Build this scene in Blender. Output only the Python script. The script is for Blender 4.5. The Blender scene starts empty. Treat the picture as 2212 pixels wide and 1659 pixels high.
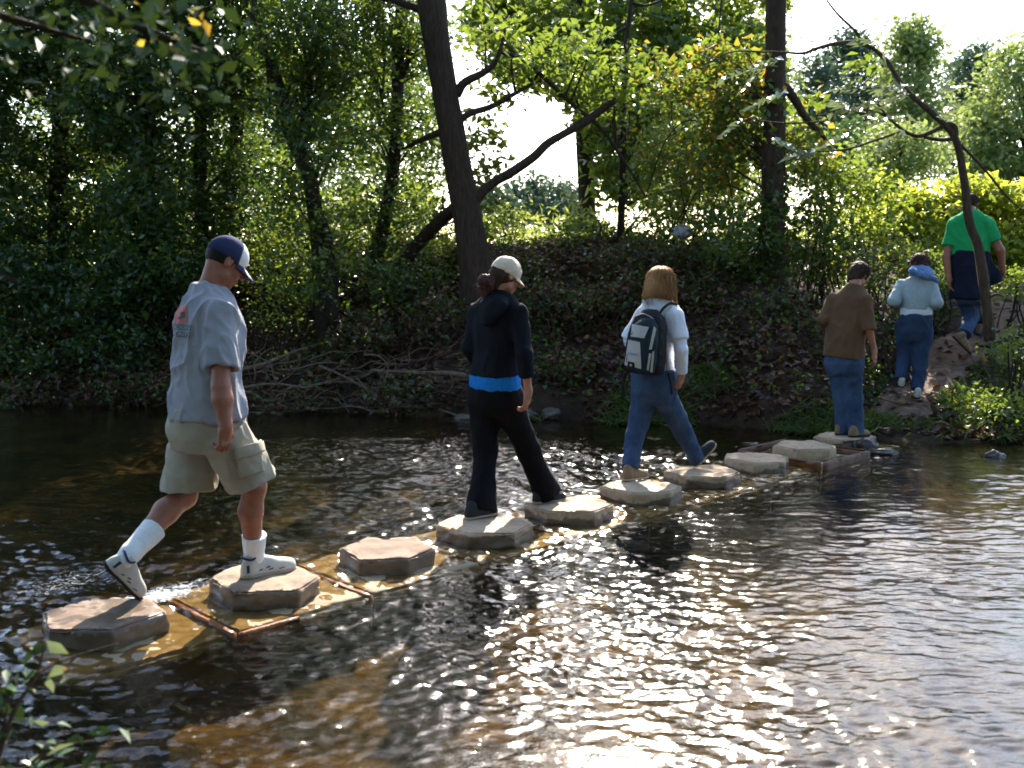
import bpy, bmesh, math, random
import numpy as np
from mathutils import Vector, noise, Matrix
from mathutils.bvhtree import BVHTree
random.seed(7)
RNG = np.random.default_rng(11)
SC = bpy.context.scene
COL = SC.collection
PI = math.pi
R_ = math.radians

# ------------------------------------------------------------------ camera
CZ, PITCH, FPX = 1.75, R_(6.8), 2170.0
cam = bpy.data.cameras.new('camera')
cam_ob = bpy.data.objects.new('camera', cam)
COL.objects.link(cam_ob)
cam_ob.location = (0, 0, CZ)
cam_ob.rotation_euler = (PI / 2 - PITCH, 0, 0)
cam.sensor_width = 36
cam.lens = 36 * FPX / 2212
cam.clip_start, cam.clip_end = 0.05, 2000
cam.dof.use_dof = True
cam.dof.focus_distance = 7.0
cam.dof.aperture_fstop = 3.2
SC.camera = cam_ob

# ------------------------------------------------------------------ light
SUN_EL, SUN_AZ = R_(36.5), R_(8)          # azimuth from +Y towards +X
world = bpy.data.worlds.new('World')
SC.world = world
world.use_nodes = True
wn = world.node_tree
bg = wn.nodes['Background']
sky = wn.nodes.new('ShaderNodeTexSky')
sky.sky_type = 'NISHITA'
sky.sun_disc = False
sky.sun_elevation = SUN_EL
sky.sun_rotation = SUN_AZ
sky.air_density, sky.dust_density, sky.ozone_density = 1.0, 1.3, 1.5
wn.links.new(sky.outputs[0], bg.inputs[0])
bg.inputs[1].default_value = 0.15
sun = bpy.data.lights.new('sun', 'SUN')
sun.energy = 5.0
sun.angle = R_(0.5)
sun.color = (1.0, 0.93, 0.80)
sun_ob = bpy.data.objects.new('sun', sun)
COL.objects.link(sun_ob)
sd = Vector((math.sin(SUN_AZ) * math.cos(SUN_EL), math.cos(SUN_AZ) * math.cos(SUN_EL), math.sin(SUN_EL)))
sun_ob.rotation_euler = sd.to_track_quat('Z', 'Y').to_euler()
sun_ob.location = sd * 60
SC.view_settings.view_transform = 'Standard'
SC.view_settings.look = 'None'
SC.view_settings.gamma = 1
SC.view_settings.exposure = 1.72
cy = SC.cycles
cy.use_denoising = True
cy.max_bounces, cy.diffuse_bounces, cy.glossy_bounces = 8, 3, 3
cy.transmission_bounces, cy.transparent_max_bounces = 5, 14
cy.sample_clamp_indirect = 6
cy.caustics_reflective = cy.caustics_refractive = False
cy.filter_width = 1.7

# ------------------------------------------------------------------ helpers
SP, CP = math.sin(PITCH), math.cos(PITCH)

def P(px, py, Y):
    """world point on the line of sight of pixel (px, py) of a 2212 wide picture, at world depth Y"""
    v = (829.5 - py) / FPX
    ry = CP + v * SP
    t = Y / ry
    return np.array([(px - 1106) / FPX * t, Y, CZ + t * (-SP + v * CP)])

def put(o, label=None, cat=None, group=None, kind=None):
    if label: o['label'] = label
    if cat: o['category'] = cat
    if group: o['group'] = group
    if kind: o['kind'] = kind
    return o

def empty(name, loc=(0, 0, 0)):
    o = bpy.data.objects.new(name, None)
    o.location = loc
    o.empty_display_size = 0.1
    COL.objects.link(o)
    return o

def link(name, me, mat=None, parent=None, smooth=True):
    o = bpy.data.objects.new(name, me)
    COL.objects.link(o)
    if mat: me.materials.append(mat)
    if smooth and len(me.polygons):
        me.polygons.foreach_set('use_smooth', np.ones(len(me.polygons), bool))
    if parent is not None:
        o.parent = parent
        off = Vector(parent.location)
        p = parent.parent
        while p is not None:
            off += Vector(p.location); p = p.parent
        o.data.transform(Matrix.Translation(-off))
    return o

def raw_mesh(name, V, F, k):
    """V (n,3) array, F (m,k) array of equal sized faces"""
    me = bpy.data.meshes.new(name)
    V = np.asarray(V, np.float32); F = np.asarray(F, np.int32)
    me.vertices.add(len(V)); me.vertices.foreach_set('co', V.ravel())
    me.loops.add(F.size); me.loops.foreach_set('vertex_index', F.ravel())
    me.polygons.add(len(F))
    me.polygons.foreach_set('loop_start', np.arange(0, F.size, k, dtype=np.int32))
    me.polygons.foreach_set('loop_total', np.full(len(F), k, np.int32))
    me.update(calc_edges=True)
    return me

def rebase(o, loc):
    """move an object's origin to loc without moving its shape"""
    o.data.transform(Matrix.Translation(-Vector(loc)))
    o.location = loc
    return o

_LAT = {}
def vnoise(x, y, seed=0):
    if seed not in _LAT:
        _LAT[seed] = np.random.default_rng(100 + seed).uniform(-1, 1, (256, 256)).astype(np.float32)
    L = _LAT[seed]
    xi = np.floor(x).astype(int); yi = np.floor(y).astype(int)
    fx = x - xi; fy = y - yi
    fx = fx * fx * fx * (fx * (fx * 6 - 15) + 10); fy = fy * fy * fy * (fy * (fy * 6 - 15) + 10)
    a = L[xi & 255, yi & 255]; b = L[(xi + 1) & 255, yi & 255]
    c = L[xi & 255, (yi + 1) & 255]; d = L[(xi + 1) & 255, (yi + 1) & 255]
    return (a * (1 - fx) + b * fx) * (1 - fy) + (c * (1 - fx) + d * fx) * fy

# ------------------------------------------------------------------ materials
def nt(name):
    m = bpy.data.materials.new(name); m.use_nodes = True
    t = m.node_tree; t.nodes.clear()
    out = t.nodes.new('ShaderNodeOutputMaterial')
    return m, t, out

def N(t, typ, **kw):
    n = t.nodes.new('ShaderNode' + typ)
    for k, v in kw.items():
        if k in n.inputs.keys(): n.inputs[k].default_value = v
        else: setattr(n, k, v)
    return n

def ramp(t, fac, stops, interp='LINEAR'):
    r = t.nodes.new('ShaderNodeValToRGB')
    r.color_ramp.interpolation = interp
    e = r.color_ramp.elements
    while len(e) < len(stops): e.new(0.5)
    for el, (p, c) in zip(e, stops):
        el.position = p; el.color = (*c, 1) if len(c) == 3 else c
    t.links.new(fac, r.inputs[0])
    return r.outputs[0]

def noise_fac(t, scale, detail=4, rough=0.6, vec=None, dist=0.0, coord='Object'):
    n = N(t, 'TexNoise', Scale=scale, Detail=detail, Roughness=rough, Distortion=dist)
    if vec is None:
        tc = t.nodes.new('ShaderNodeTexCoord'); vec = tc.outputs[coord]
    t.links.new(vec, n.inputs['Vector'])
    return n.outputs['Fac']

def scaled(t, s, coord='Object', rot=(0, 0, 0)):
    tc = t.nodes.new('ShaderNodeTexCoord')
    m = N(t, 'Mapping'); m.inputs['Scale'].default_value = s; m.inputs['Rotation'].default_value = rot
    t.links.new(tc.outputs[coord], m.inputs[0])
    return m.outputs[0]

def mixc(t, fac, a, b, mode='MIX'):
    m = t.nodes.new('ShaderNodeMix'); m.data_type = 'RGBA'; m.blend_type = mode
    for sock, v in ((m.inputs[0], fac), (m.inputs[6], a), (m.inputs[7], b)):
        if isinstance(v, bpy.types.NodeSocket): t.links.new(v, sock)
        elif isinstance(v, (int, float)): sock.default_value = v
        else: sock.default_value = (*v, 1)
    return m.outputs[2]

def bump(t, h, strength=0.3, dist=0.01, prev=None):
    b = N(t, 'Bump', Strength=strength, Distance=dist)
    t.links.new(h, b.inputs['Height'])
    if prev: t.links.new(prev, b.inputs['Normal'])
    return b.outputs[0]

def pbr(name, stops, scale=6, rough=0.7, bump_s=0.3, bump_scale=40, bump_d=0.006, detail=5, spec=0.5, vec_scale=None, sheen=0.0):
    m, t, out = nt(name)
    p = N(t, 'BsdfPrincipled', Roughness=rough)
    p.inputs['Specular IOR Level'].default_value = spec
    if sheen: p.inputs['Sheen Weight'].default_value = sheen
    v = scaled(t, vec_scale) if vec_scale else None
    c = ramp(t, noise_fac(t, scale, detail, vec=v), stops)
    t.links.new(c, p.inputs['Base Color'])
    if bump_s:
        t.links.new(bump(t, noise_fac(t, bump_scale, 4, vec=v), bump_s, bump_d), p.inputs['Normal'])
    t.links.new(p.outputs[0], out.inputs[0])
    return m

def cloth(name, col, var=0.18, rough=0.85, weave=900, scale=9, fade=None, spec=0.25):
    m, t, out = nt(name)
    p = N(t, 'BsdfPrincipled', Roughness=rough)
    p.inputs['Specular IOR Level'].default_value = spec if col[0] > .03 else .1
    p.inputs['Sheen Weight'].default_value = 0.05 if col[0] > .03 else 0
    lo = tuple(c * (1 - var) for c in col); hi = tuple(min(1, c * (1 + var)) for c in (fade or col))
    f = noise_fac(t, scale, 6, 0.65)
    c = ramp(t, f, [(0.3, lo), (0.7, hi)])
    t.links.new(c, p.inputs['Base Color'])
    b1 = bump(t, noise_fac(t, 16, 3, 0.5), 0.5, 0.012)
    b2 = bump(t, noise_fac(t, weave, 2), 0.15, 0.001, b1)
    t.links.new(b2, p.inputs['Normal'])
    t.links.new(p.outputs[0], out.inputs[0])
    return m

def leafmat(name, stops, trans=0.45, rough=0.38, tcol=(0.30, 0.42, 0.04), spec=0.5, tmix=0.55):
    m, t, out = nt(name)
    g = t.nodes.new('ShaderNodeNewGeometry')
    c = ramp(t, g.outputs['Random Per Island'], stops)
    p = N(t, 'BsdfPrincipled', Roughness=rough)
    p.inputs['Specular IOR Level'].default_value = spec
    t.links.new(c, p.inputs['Base Color'])
    tr = N(t, 'BsdfTranslucent')
    t.links.new(mixc(t, tmix, c, tcol), tr.inputs[0])
    mx = N(t, 'MixShader'); mx.inputs[0].default_value = trans
    t.links.new(p.outputs[0], mx.inputs[1]); t.links.new(tr.outputs[0], mx.inputs[2])
    t.links.new(mx.outputs[0], out.inputs[0])
    return m

M = {}
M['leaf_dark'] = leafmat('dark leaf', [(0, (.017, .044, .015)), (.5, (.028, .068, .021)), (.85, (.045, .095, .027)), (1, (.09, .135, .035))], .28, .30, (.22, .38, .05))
M['leaf_shade'] = leafmat('shaded leaf', [(0, (.02, .05, .016)), (.6, (.035, .08, .022)), (1, (.06, .10, .025))], .06, .6, (.2, .32, .04), .3)  # shade built into the leaf: dim and barely translucent although sun reaches it
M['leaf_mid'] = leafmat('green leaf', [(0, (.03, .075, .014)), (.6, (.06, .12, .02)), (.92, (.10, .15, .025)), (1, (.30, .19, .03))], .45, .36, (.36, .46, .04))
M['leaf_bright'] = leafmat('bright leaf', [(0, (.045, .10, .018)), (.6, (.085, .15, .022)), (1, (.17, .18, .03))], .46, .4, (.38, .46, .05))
M['leaf_yellow'] = leafmat('yellow leaf', [(0, (.13, .18, .02)), (.55, (.26, .30, .03)), (.88, (.40, .38, .04)), (1, (.38, .20, .04))], .62, .42, (.64, .70, .07))
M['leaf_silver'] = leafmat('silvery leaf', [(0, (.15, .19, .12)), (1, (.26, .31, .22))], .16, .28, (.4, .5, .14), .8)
M['leaf_pale'] = leafmat('far leaf', [(0, (.10, .15, .06)), (.6, (.15, .21, .08)), (1, (.22, .27, .09))], .48, .45, (.42, .5, .10))  # haze put into the colour: paled for distance, no air is built
M['needle'] = leafmat('needle', [(0, (.045, .08, .055)), (1, (.085, .13, .085))], .25, .5, (.12, .2, .06))  # greyed and lightened to paint haze over the far trees
M['weed'] = leafmat('weed', [(0, (.09, .15, .025)), (.7, (.18, .22, .04)), (1, (.32, .30, .10))], .5, .5, (.55, .6, .12))
M['ivy'] = leafmat('ivy leaf', [(0, (.016, .045, .01)), (.6, (.035, .085, .018)), (1, (.09, .12, .025))], .3, .3, (.25, .38, .03))
M['litter'] = leafmat('dead leaf', [(0, (.03, .016, .010)), (.6, (.075, .036, .018)), (.9, (.14, .065, .028)), (1, (.26, .13, .05))], .12, .55, (.3, .12, .03))
M['grass'] = leafmat('grass', [(0, (.03, .07, .012)), (1, (.08, .13, .025))], .35, .45, (.3, .4, .04))
M['autumn'] = leafmat('autumn leaf', [(0, (.05, .09, .018)), (.45, (.08, .12, .02)), (.65, (.35, .22, .03)), (1, (.45, .16, .03))], .5, .45, (.5, .4, .04))

def barkmat(name, a, b, moss=None):
    m, t, out = nt(name)
    p = N(t, 'BsdfPrincipled', Roughness=0.9)
    p.inputs['Specular IOR Level'].default_value = 0.25
    v = scaled(t, (9, 9, 1.6))
    f = noise_fac(t, 3.2, 7, 0.7, vec=v, dist=0.6)
    c = ramp(t, f, [(0.3, a), (0.7, b)])
    if moss:
        c = mixc(t, ramp(t, noise_fac(t, 2.2, 4), [(0.5, (0, 0, 0)), (0.68, (.7, .7, .7))]), c, moss)
    t.links.new(c, p.inputs['Base Color'])
    t.links.new(bump(t, f, 1.0, 0.06), p.inputs['Normal'])
    t.links.new(p.outputs[0], out.inputs[0])
    return m
M['bark'] = barkmat('bark', (.03, .02, .014), (.105, .068, .047))
M['bark_dark'] = barkmat('dark bark', (.022, .016, .012), (.075, .055, .04), (.03, .05, .015))
M['bark_pale'] = barkmat('pale bark', (.05, .033, .022), (.155, .105, .07))
M['driftwood'] = barkmat('driftwood', (.11, .075, .05), (.30, .22, .15))
# ------------------------------------------------------------------ terrain
STEP = np.array([.570, .556]); C2 = np.array([-1.31, 5.20])
UL = STEP / np.linalg.norm(STEP); UN = np.array([UL[1], -UL[0]])     # along the line, and downstream
XB = [-40, -14, -6, -3, 0, 2.2, 3.2, 4.8, 8, 16, 60]
YB = [14, 13.4, 12.6, 12.1, 11.2, 10.8, 10.25, 9.75, 9.3, 9.0, 8]
def ybank(x):
    return np.interp(x, XB, YB) + 0.16 * vnoise(np.asarray(x) * 1.7, np.asarray(x) * 0 + 3.3, 5)

def pathx(d): return np.interp(d, [0, .6, 1.3, 2.4, 4, 6.5, 9, 14], [3.85, 4.1, 4.5, 5.45, 6.7, 8, 9, 10])

def height(x, y):
    x = np.asarray(x, float); y = np.asarray(y, float)
    d = y - ybank(x)
    L = np.interp(d, [-6, -2, -.6, 0, .25, .9, 2, 3.2, 4.4, 7, 12, 40, 120, 400], [-.30, -.26, -.16, 0, .30, .62, 1.15, 1.75, 2.05, 1.95, 1.3, 1.1, 1.0, 1.0])
    Rr = np.interp(d, [-6, -2, -.6, 0, .8, 1.5, 2.7, 4, 6.5, 9, 14, 40, 120, 400], [-.30, -.26, -.14, 0, .13, .33, .80, 1.35, 2.0, 2.05, 1.6, 1.3, 1.2, 1.2])
    w = np.clip((x - 2.9) / 1.2, 0, 1); w = w * w * (3 - 2 * w)
    z = L * (1 - w) + Rr * w
    land = np.clip(d / .5, 0, 1)
    pathy = np.clip(1 - np.abs(x - pathx(d)) / .8, 0, 1)
    z += land * (1 - .7 * pathy) * (.10 * vnoise(x * 1.3, y * 1.3, 1) + .05 * vnoise(x * 4, y * 4, 2))
    z += (1 - land) * (.035 * vnoise(x * 2, y * 2, 3) + .02 * vnoise(x * 7, y * 7, 4))
    near = np.interp(y, [-6, .3, 1.6, 2.7, 3.4], [1.0, .45, .18, -.02, -.28])
    z = np.where(y < 6, np.maximum(z, near + .05 * vnoise(x * 3, y * 3, 6)), z)
    far = np.clip((y - 20) / 30, 0, 1)
    return z + far * .5 * vnoise(x * .06, y * .06, 8)

def axis(dense0, dense1, step, far0, far1):
    a = list(np.arange(dense0, dense1 + 1e-6, step))
    s = step
    while a[-1] < far1: s *= 1.22; a.append(a[-1] + s)
    s = step; b = [dense0]
    while b[-1] > far0: s *= 1.22; b.append(b[-1] - s)
    return np.array(b[:0:-1] + a)

def grid_mesh(name, xs, ys, zf):
    X, Y = np.meshgrid(xs, ys, indexing='ij')
    Z = zf(X, Y)
    V = np.stack([X, Y, Z], -1).reshape(-1, 3)
    nx, ny = X.shape
    i = np.arange(nx * ny).reshape(nx, ny)
    F = np.stack([i[:-1, :-1], i[1:, :-1], i[1:, 1:], i[:-1, 1:]], -1).reshape(-1, 4)
    return raw_mesh(name, V, F, 4)

def groundmat():
    m, t, out = nt('ground earth')
    p = N(t, 'BsdfPrincipled', Roughness=0.92)
    p.inputs['Specular IOR Level'].default_value = 0.2
    geo = t.nodes.new('ShaderNodeNewGeometry')
    sep = t.nodes.new('ShaderNodeSeparateXYZ'); t.links.new(geo.outputs['Position'], sep.inputs[0])
    soil = ramp(t, noise_fac(t, 2.2, 9, .7), [(.3, (.020, .012, .008)), (.55, (.045, .027, .017)), (.75, (.085, .052, .033))])
    bed = ramp(t, noise_fac(t, 2.6, 8, .65), [(.36, (.012, .012, .004)), (.45, (.05, .042, .014)), (.55, (.18, .125, .038)), (.75, (.33, .24, .085))])
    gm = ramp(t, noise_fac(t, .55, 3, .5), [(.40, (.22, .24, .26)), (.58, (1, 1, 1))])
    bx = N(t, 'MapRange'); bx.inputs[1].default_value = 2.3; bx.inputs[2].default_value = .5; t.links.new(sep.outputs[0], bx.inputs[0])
    gm = mixc(t, bx.outputs[0], (.22, .25, .28), gm)  # right side of the bed painted darker in place of water depth
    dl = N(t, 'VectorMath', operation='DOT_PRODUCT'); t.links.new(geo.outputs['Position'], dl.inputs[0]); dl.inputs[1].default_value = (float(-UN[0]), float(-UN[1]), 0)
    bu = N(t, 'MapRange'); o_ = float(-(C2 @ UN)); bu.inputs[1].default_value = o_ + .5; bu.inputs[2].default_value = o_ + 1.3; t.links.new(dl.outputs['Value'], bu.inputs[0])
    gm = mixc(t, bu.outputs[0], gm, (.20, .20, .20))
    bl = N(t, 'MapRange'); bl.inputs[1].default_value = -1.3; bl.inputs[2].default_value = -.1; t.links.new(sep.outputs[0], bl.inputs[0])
    gm = mixc(t, bl.outputs[0], (.30, .30, .30), gm)  # left side of the bed painted darker to give shaded water
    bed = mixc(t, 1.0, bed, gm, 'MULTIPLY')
    vor = N(t, 'TexVoronoi', Scale=16.0)
    tc = t.nodes.new('ShaderNodeTexCoord'); t.links.new(tc.outputs['Object'], vor.inputs['Vector'])
    peb = ramp(t, vor.outputs['Color'], [(.1, (.45, .42, .38)), (.9, (1.2, 1.1, 1.0))])
    bed = mixc(t, .7, bed, peb, 'MULTIPLY')
    mud = N(t, 'MapRange'); mud.inputs[1].default_value = -.02; mud.inputs[2].default_value = .10
    t.links.new(sep.outputs[2], mud.inputs[0])
    c = mixc(t, mud.outputs[0], bed, soil)
    fld = N(t, 'MapRange'); fld.inputs[1].default_value = 17; fld.inputs[2].default_value = 22
    t.links.new(sep.outputs[1], fld.inputs[0])
    green = ramp(t, noise_fac(t, .8, 8, .7), [(.3, (.05, .08, .018)), (.6, (.12, .15, .035)), (.8, (.20, .19, .06))])
    c = mixc(t, fld.outputs[0], c, green)
    t.links.new(c, p.inputs['Base Color'])
    b = bump(t, noise_fac(t, 14, 8, .7), .8, .04)
    b = bump(t, vor.outputs['Distance'], .5, .03, b)
    t.links.new(b, p.inputs['Normal'])
    t.links.new(p.outputs[0], out.inputs[0])
    return m

gx = axis(-9, 9, .09, -140, 140); gy = axis(.5, 18, .09, -16, 150)
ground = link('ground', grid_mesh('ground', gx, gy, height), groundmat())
put(ground, kind='structure')

# trodden dirt path climbing the bank
def path_mesh():
    ds = np.arange(.35, 9.0, .07); us = np.linspace(-1, 1, 15)
    D, U = np.meshgrid(ds, us, indexing='ij')
    wdt = .25 + .05 * D + .22 * vnoise(D * 2.6, U * 0 + np.sign(U) * 7, 9)
    X = pathx(D) + U * wdt
    Y = D + np.interp(X, XB, YB)
    Z = height(X, Y) + .014 * (1 - U ** 2) - .02 * (np.abs(U) > .9) + .008 * vnoise(X * 7, Y * 7, 12)
    V = np.stack([X, Y, Z], -1).reshape(-1, 3)
    a, b = D.shape; i = np.arange(a * b).reshape(a, b)
    F = np.stack([i[:-1, :-1], i[:-1, 1:], i[1:, 1:], i[1:, :-1]], -1).reshape(-1, 4)
    return raw_mesh('path', V, F, 4)
M['dirt'] = pbr('trodden dirt', [(.3, (.075, .042, .025)), (.55, (.18, .11, .07)), (.75, (.30, .20, .135))], 5.5, .9, .9, 22, .03)
put(link('path', path_mesh(), M['dirt']), kind='structure')

# ------------------------------------------------------------------ stepping stones line
def stone_c(i): return C2 + (i - 2) * STEP

# ------------------------------------------------------------------ water
def line_dist(x, y):     # + upstream (left / far) of the line of stones
    return -((x - C2[0]) * UN[0] + (y - C2[1]) * UN[1])
def along(x, y): return (x - C2[0]) * UL[0] + (y - C2[1]) * UL[1]

def riffle(x, y):
    d = line_dist(x, y); s = along(x, y)
    r = np.exp(-((d - 1.0) / .9) ** 2) * np.interp(s, [-3, -1, .5, 2, 5.5, 6.6], [.35, .45, .55, 1, .9, .2])
    r = np.maximum(r, .55 * np.exp(-((d - 2.8) / 1.2) ** 2) * np.interp(s, [-2, 1, 3, 5, 6], [.3, .7, .9, .7, .1]))
    r = np.maximum(r, .42 * np.exp(-((d + .55) / .35) ** 2) * np.interp(s, [-2, 0, 5, 6], [.6, .9, .8, .2]))
    return np.clip(r, 0, 1)

def water_z(x, y):
    r = riffle(x, y)
    fl = (x * UN[0] + y * UN[1]); ac = (x * UL[0] + y * UL[1])
    wx = x + .10 * vnoise(x * 1.1, y * 1.1, 20); wy = y + .10 * vnoise(x * 1.1, y * 1.1, 21)
    patch = .40 + .75 * np.clip(.5 + vnoise(x * .7, y * .9, 22), 0, 1)
    calm = .0068 * vnoise(wx * 4.4, wy * 6.8, 23) + .0050 * vnoise(fl * 13 + 5, ac * 17, 40) + .0043 * vnoise(wx * 22, wy * 27, 41) + .0022 * vnoise(fl * 36, ac * 38, 46)
    lane = .0048 * vnoise(wx * 3.2, wy * 8, 43) + .0042 * vnoise(wx * 8, wy * 20, 44) + .0028 * vnoise(wx * 17, wy * 36, 45)
    k_ = np.clip((x - .7) / 1.6, 0, 1); calm = calm * (1 - k_) + lane * k_
    z = patch * calm
    z += r * (.020 * vnoise(fl * 3.1, ac * 5.0, 26) + .012 * vnoise(fl * 6.5, ac * 8.5, 27) + .0065 * vnoise(x * 15, y * 15, 28))
    z += .004 * vnoise(x * .9, y * .9, 29)
    for i in range(1, 11):      # the stream heaps up and swirls against each stone
        c = stone_c(i); q = np.hypot(x - c[0], (y - c[1]) * 1.08); k = np.exp(-((q - .36) / .10) ** 2)
        z += k * (.006 + .010 * vnoise(x * 13, y * 13, 42)) + np.exp(-((q - .55) / .22) ** 2) * .0018 * np.sin(q * 75)
    # stream steps down a little over the footings
    d = line_dist(x, y)
    z += .010 * np.tanh(d * 5)
    return z

def watermat():
    m, t, out = nt('stream water')
    v1 = scaled(t, (1, 1.7, 1))
    f1 = noise_fac(t, 22, 3, .55, vec=v1, dist=.4)
    f2 = noise_fac(t, 60, 3, .6)
    b = bump(t, f1, .22, .008)
    b = bump(t, f2, .30, .004, b)
    # Schlick reflectance, the same from above and from below the surface
    gi = t.nodes.new('ShaderNodeNewGeometry')
    dt = N(t, 'VectorMath', operation='DOT_PRODUCT'); t.links.new(b, dt.inputs[0]); t.links.new(gi.outputs['Incoming'], dt.inputs[1])
    ab = N(t, 'Math', operation='ABSOLUTE'); t.links.new(dt.outputs['Value'], ab.inputs[0])
    om = N(t, 'Math', operation='SUBTRACT'); om.inputs[0].default_value = 1.0; t.links.new(ab.outputs[0], om.inputs[1])
    pw = N(t, 'Math', operation='POWER'); pw.inputs[1].default_value = 4.6; t.links.new(om.outputs[0], pw.inputs[0])
    fr = N(t, 'Math', operation='MULTIPLY_ADD'); fr.inputs[1].default_value = .96; fr.inputs[2].default_value = .03; fr.use_clamp = True; t.links.new(pw.outputs[0], fr.inputs[0])
    gl = N(t, 'BsdfGlossy', Roughness=.08); t.links.new(b, gl.inputs['Normal'])
    gl.inputs['Color'].default_value = (1, 1, 1, 1)
    tr = N(t, 'BsdfTransparent'); tr.inputs[0].default_value = (.66, .56, .37, 1)
    mx = N(t, 'MixShader'); t.links.new(fr.outputs[0], mx.inputs[0])
    t.links.new(tr.outputs[0], mx.inputs[1]); t.links.new(gl.outputs[0], mx.inputs[2])
    at = t.nodes.new('ShaderNodeAttribute'); at.attribute_name = 'foam'
    n = noise_fac(t, 26, 5, .7, dist=1.2)
    ad = N(t, 'Math', operation='ADD'); t.links.new(n, ad.inputs[0]); t.links.new(at.outputs['Fac'], ad.inputs[1])
    ff = ramp(t, ad.outputs[0], [(.0, (0, 0, 0)), (.98, (0, 0, 0)), (1.0, (.8, .8, .8))])
    sc = N(t, 'Math', operation='MULTIPLY'); sc.inputs[1].default_value = .8
    t.links.new(ad.outputs[0], sc.inputs[0])
    ff = ramp(t, sc.outputs[0], [(.72, (0, 0, 0)), (.92, (.75, .75, .75))])
    foam = N(t, 'BsdfDiffuse'); foam.inputs[0].default_value = (.78, .82, .86, 1); t.links.new(b, foam.inputs['Normal'])
    m2 = N(t, 'MixShader'); t.links.new(ff, m2.inputs[0])
    t.links.new(mx.outputs[0], m2.inputs[1]); t.links.new(foam.outputs[0], m2.inputs[2])
    t.links.new(m2.outputs[0], out.inputs[0])
    return m

wx_ = np.concatenate([np.arange(-30, -8, .25), np.arange(-8, -3, .035), np.arange(-3, 4.2, .016), np.arange(4.2, 8, .03), np.arange(8, 40, .25)])
wy_ = np.concatenate([np.arange(1.0, 3.0, .06), np.arange(3.0, 6.0, .012), np.arange(6.0, 10, .017), np.arange(10.0, 15, .05)])
wme = grid_mesh('water', wx_, wy_, water_z)
Xw, Yw = np.meshgrid(wx_, wy_, indexing='ij')
dW, sW = line_dist(Xw, Yw), along(Xw, Yw)
foamv = .62 * np.exp(-((dW - .34) / .20) ** 2) * np.exp(-((sW + .55) / .55) ** 2)
foamv = np.maximum(foamv, .50 * np.exp(-((dW - .42) / .12) ** 2) * np.exp(-((sW - .2) / .5) ** 2))
foamv = np.maximum(foamv, .40 * np.exp(-((dW - .9) / .5) ** 2) * np.exp(-((sW + .7) / .8) ** 2))
foamv = np.maximum(foamv, .34 * np.exp(-((dW - 1.1) / .6) ** 2) * np.exp(-((sW - 3.2) / 1.8) ** 2))
at_ = wme.attributes.new('foam', 'FLOAT', 'POINT')
at_.data.foreach_set('value', foamv.astype(np.float32).ravel())
put(link('water', wme, watermat()), kind='structure')

# ------------------------------------------------------------------ stones and footings
def concrete(name, dry, wet, wet_or_deep_z, rust=0.0, seed=0.0):  # wet: soaked band on the stones, painted depth shade on the footings
    m, t, out = nt(name)
    p = N(t, 'BsdfPrincipled')
    geo = t.nodes.new('ShaderNodeNewGeometry')
    sep = t.nodes.new('ShaderNodeSeparateXYZ'); t.links.new(geo.outputs['Position'], sep.inputs[0])
    vm = N(t, 'Mapping'); vm.inputs['Location'].default_value = (seed, seed * .7, 0)
    t.links.new(geo.outputs['Position'], vm.inputs[0])
    f = noise_fac(t, 7, 6, .6, vec=vm.outputs[0])
    g = noise_fac(t, 45, 5, .7, vec=vm.outputs[0])
    base = ramp(t, f, [(.3, tuple(c * .78 for c in dry)), (.7, dry)])
    base = mixc(t, .35, base, ramp(t, g, [(.3, (.6, .58, .55)), (.7, (1, 1, 1))]), 'MULTIPLY')
    base = mixc(t, ramp(t, noise_fac(t, 9, 5, .7, vec=vm.outputs[0], dist=.8), [(.50, (0, 0, 0)), (.62, (.45, .45, .45))]), base, tuple(c * .45 for c in dry))
    if rust:
        base = mixc(t, ramp(t, noise_fac(t, 3.1, 3, .5, vec=vm.outputs[0]), [(.46, (0, 0, 0)), (.62, (rust, rust, rust))]), base, (.20, .115, .075))
    sm = N(t, 'Math', operation='MULTIPLY_ADD'); sm.inputs[1].default_value = .16; sm.inputs[2].default_value = wet_or_deep_z - .08
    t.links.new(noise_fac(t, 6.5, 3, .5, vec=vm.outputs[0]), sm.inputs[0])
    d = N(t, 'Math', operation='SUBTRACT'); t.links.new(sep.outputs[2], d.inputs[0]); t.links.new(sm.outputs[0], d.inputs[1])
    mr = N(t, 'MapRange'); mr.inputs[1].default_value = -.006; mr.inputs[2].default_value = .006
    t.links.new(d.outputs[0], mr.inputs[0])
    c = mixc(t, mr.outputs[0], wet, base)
    t.links.new(c, p.inputs['Base Color'])
    rg = N(t, 'MapRange'); rg.inputs[3].default_value = .35; rg.inputs[4].default_value = .9
    t.links.new(mr.outputs[0], rg.inputs[0]); t.links.new(rg.outputs[0], p.inputs['Roughness'])
    b = bump(t, g, .35, .006); b = bump(t, noise_fac(t, 160, 3, vec=vm.outputs[0]), .3, .002, b)
    t.links.new(b, p.inputs['Normal'])
    t.links.new(p.outputs[0], out.inputs[0])
    return m

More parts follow.
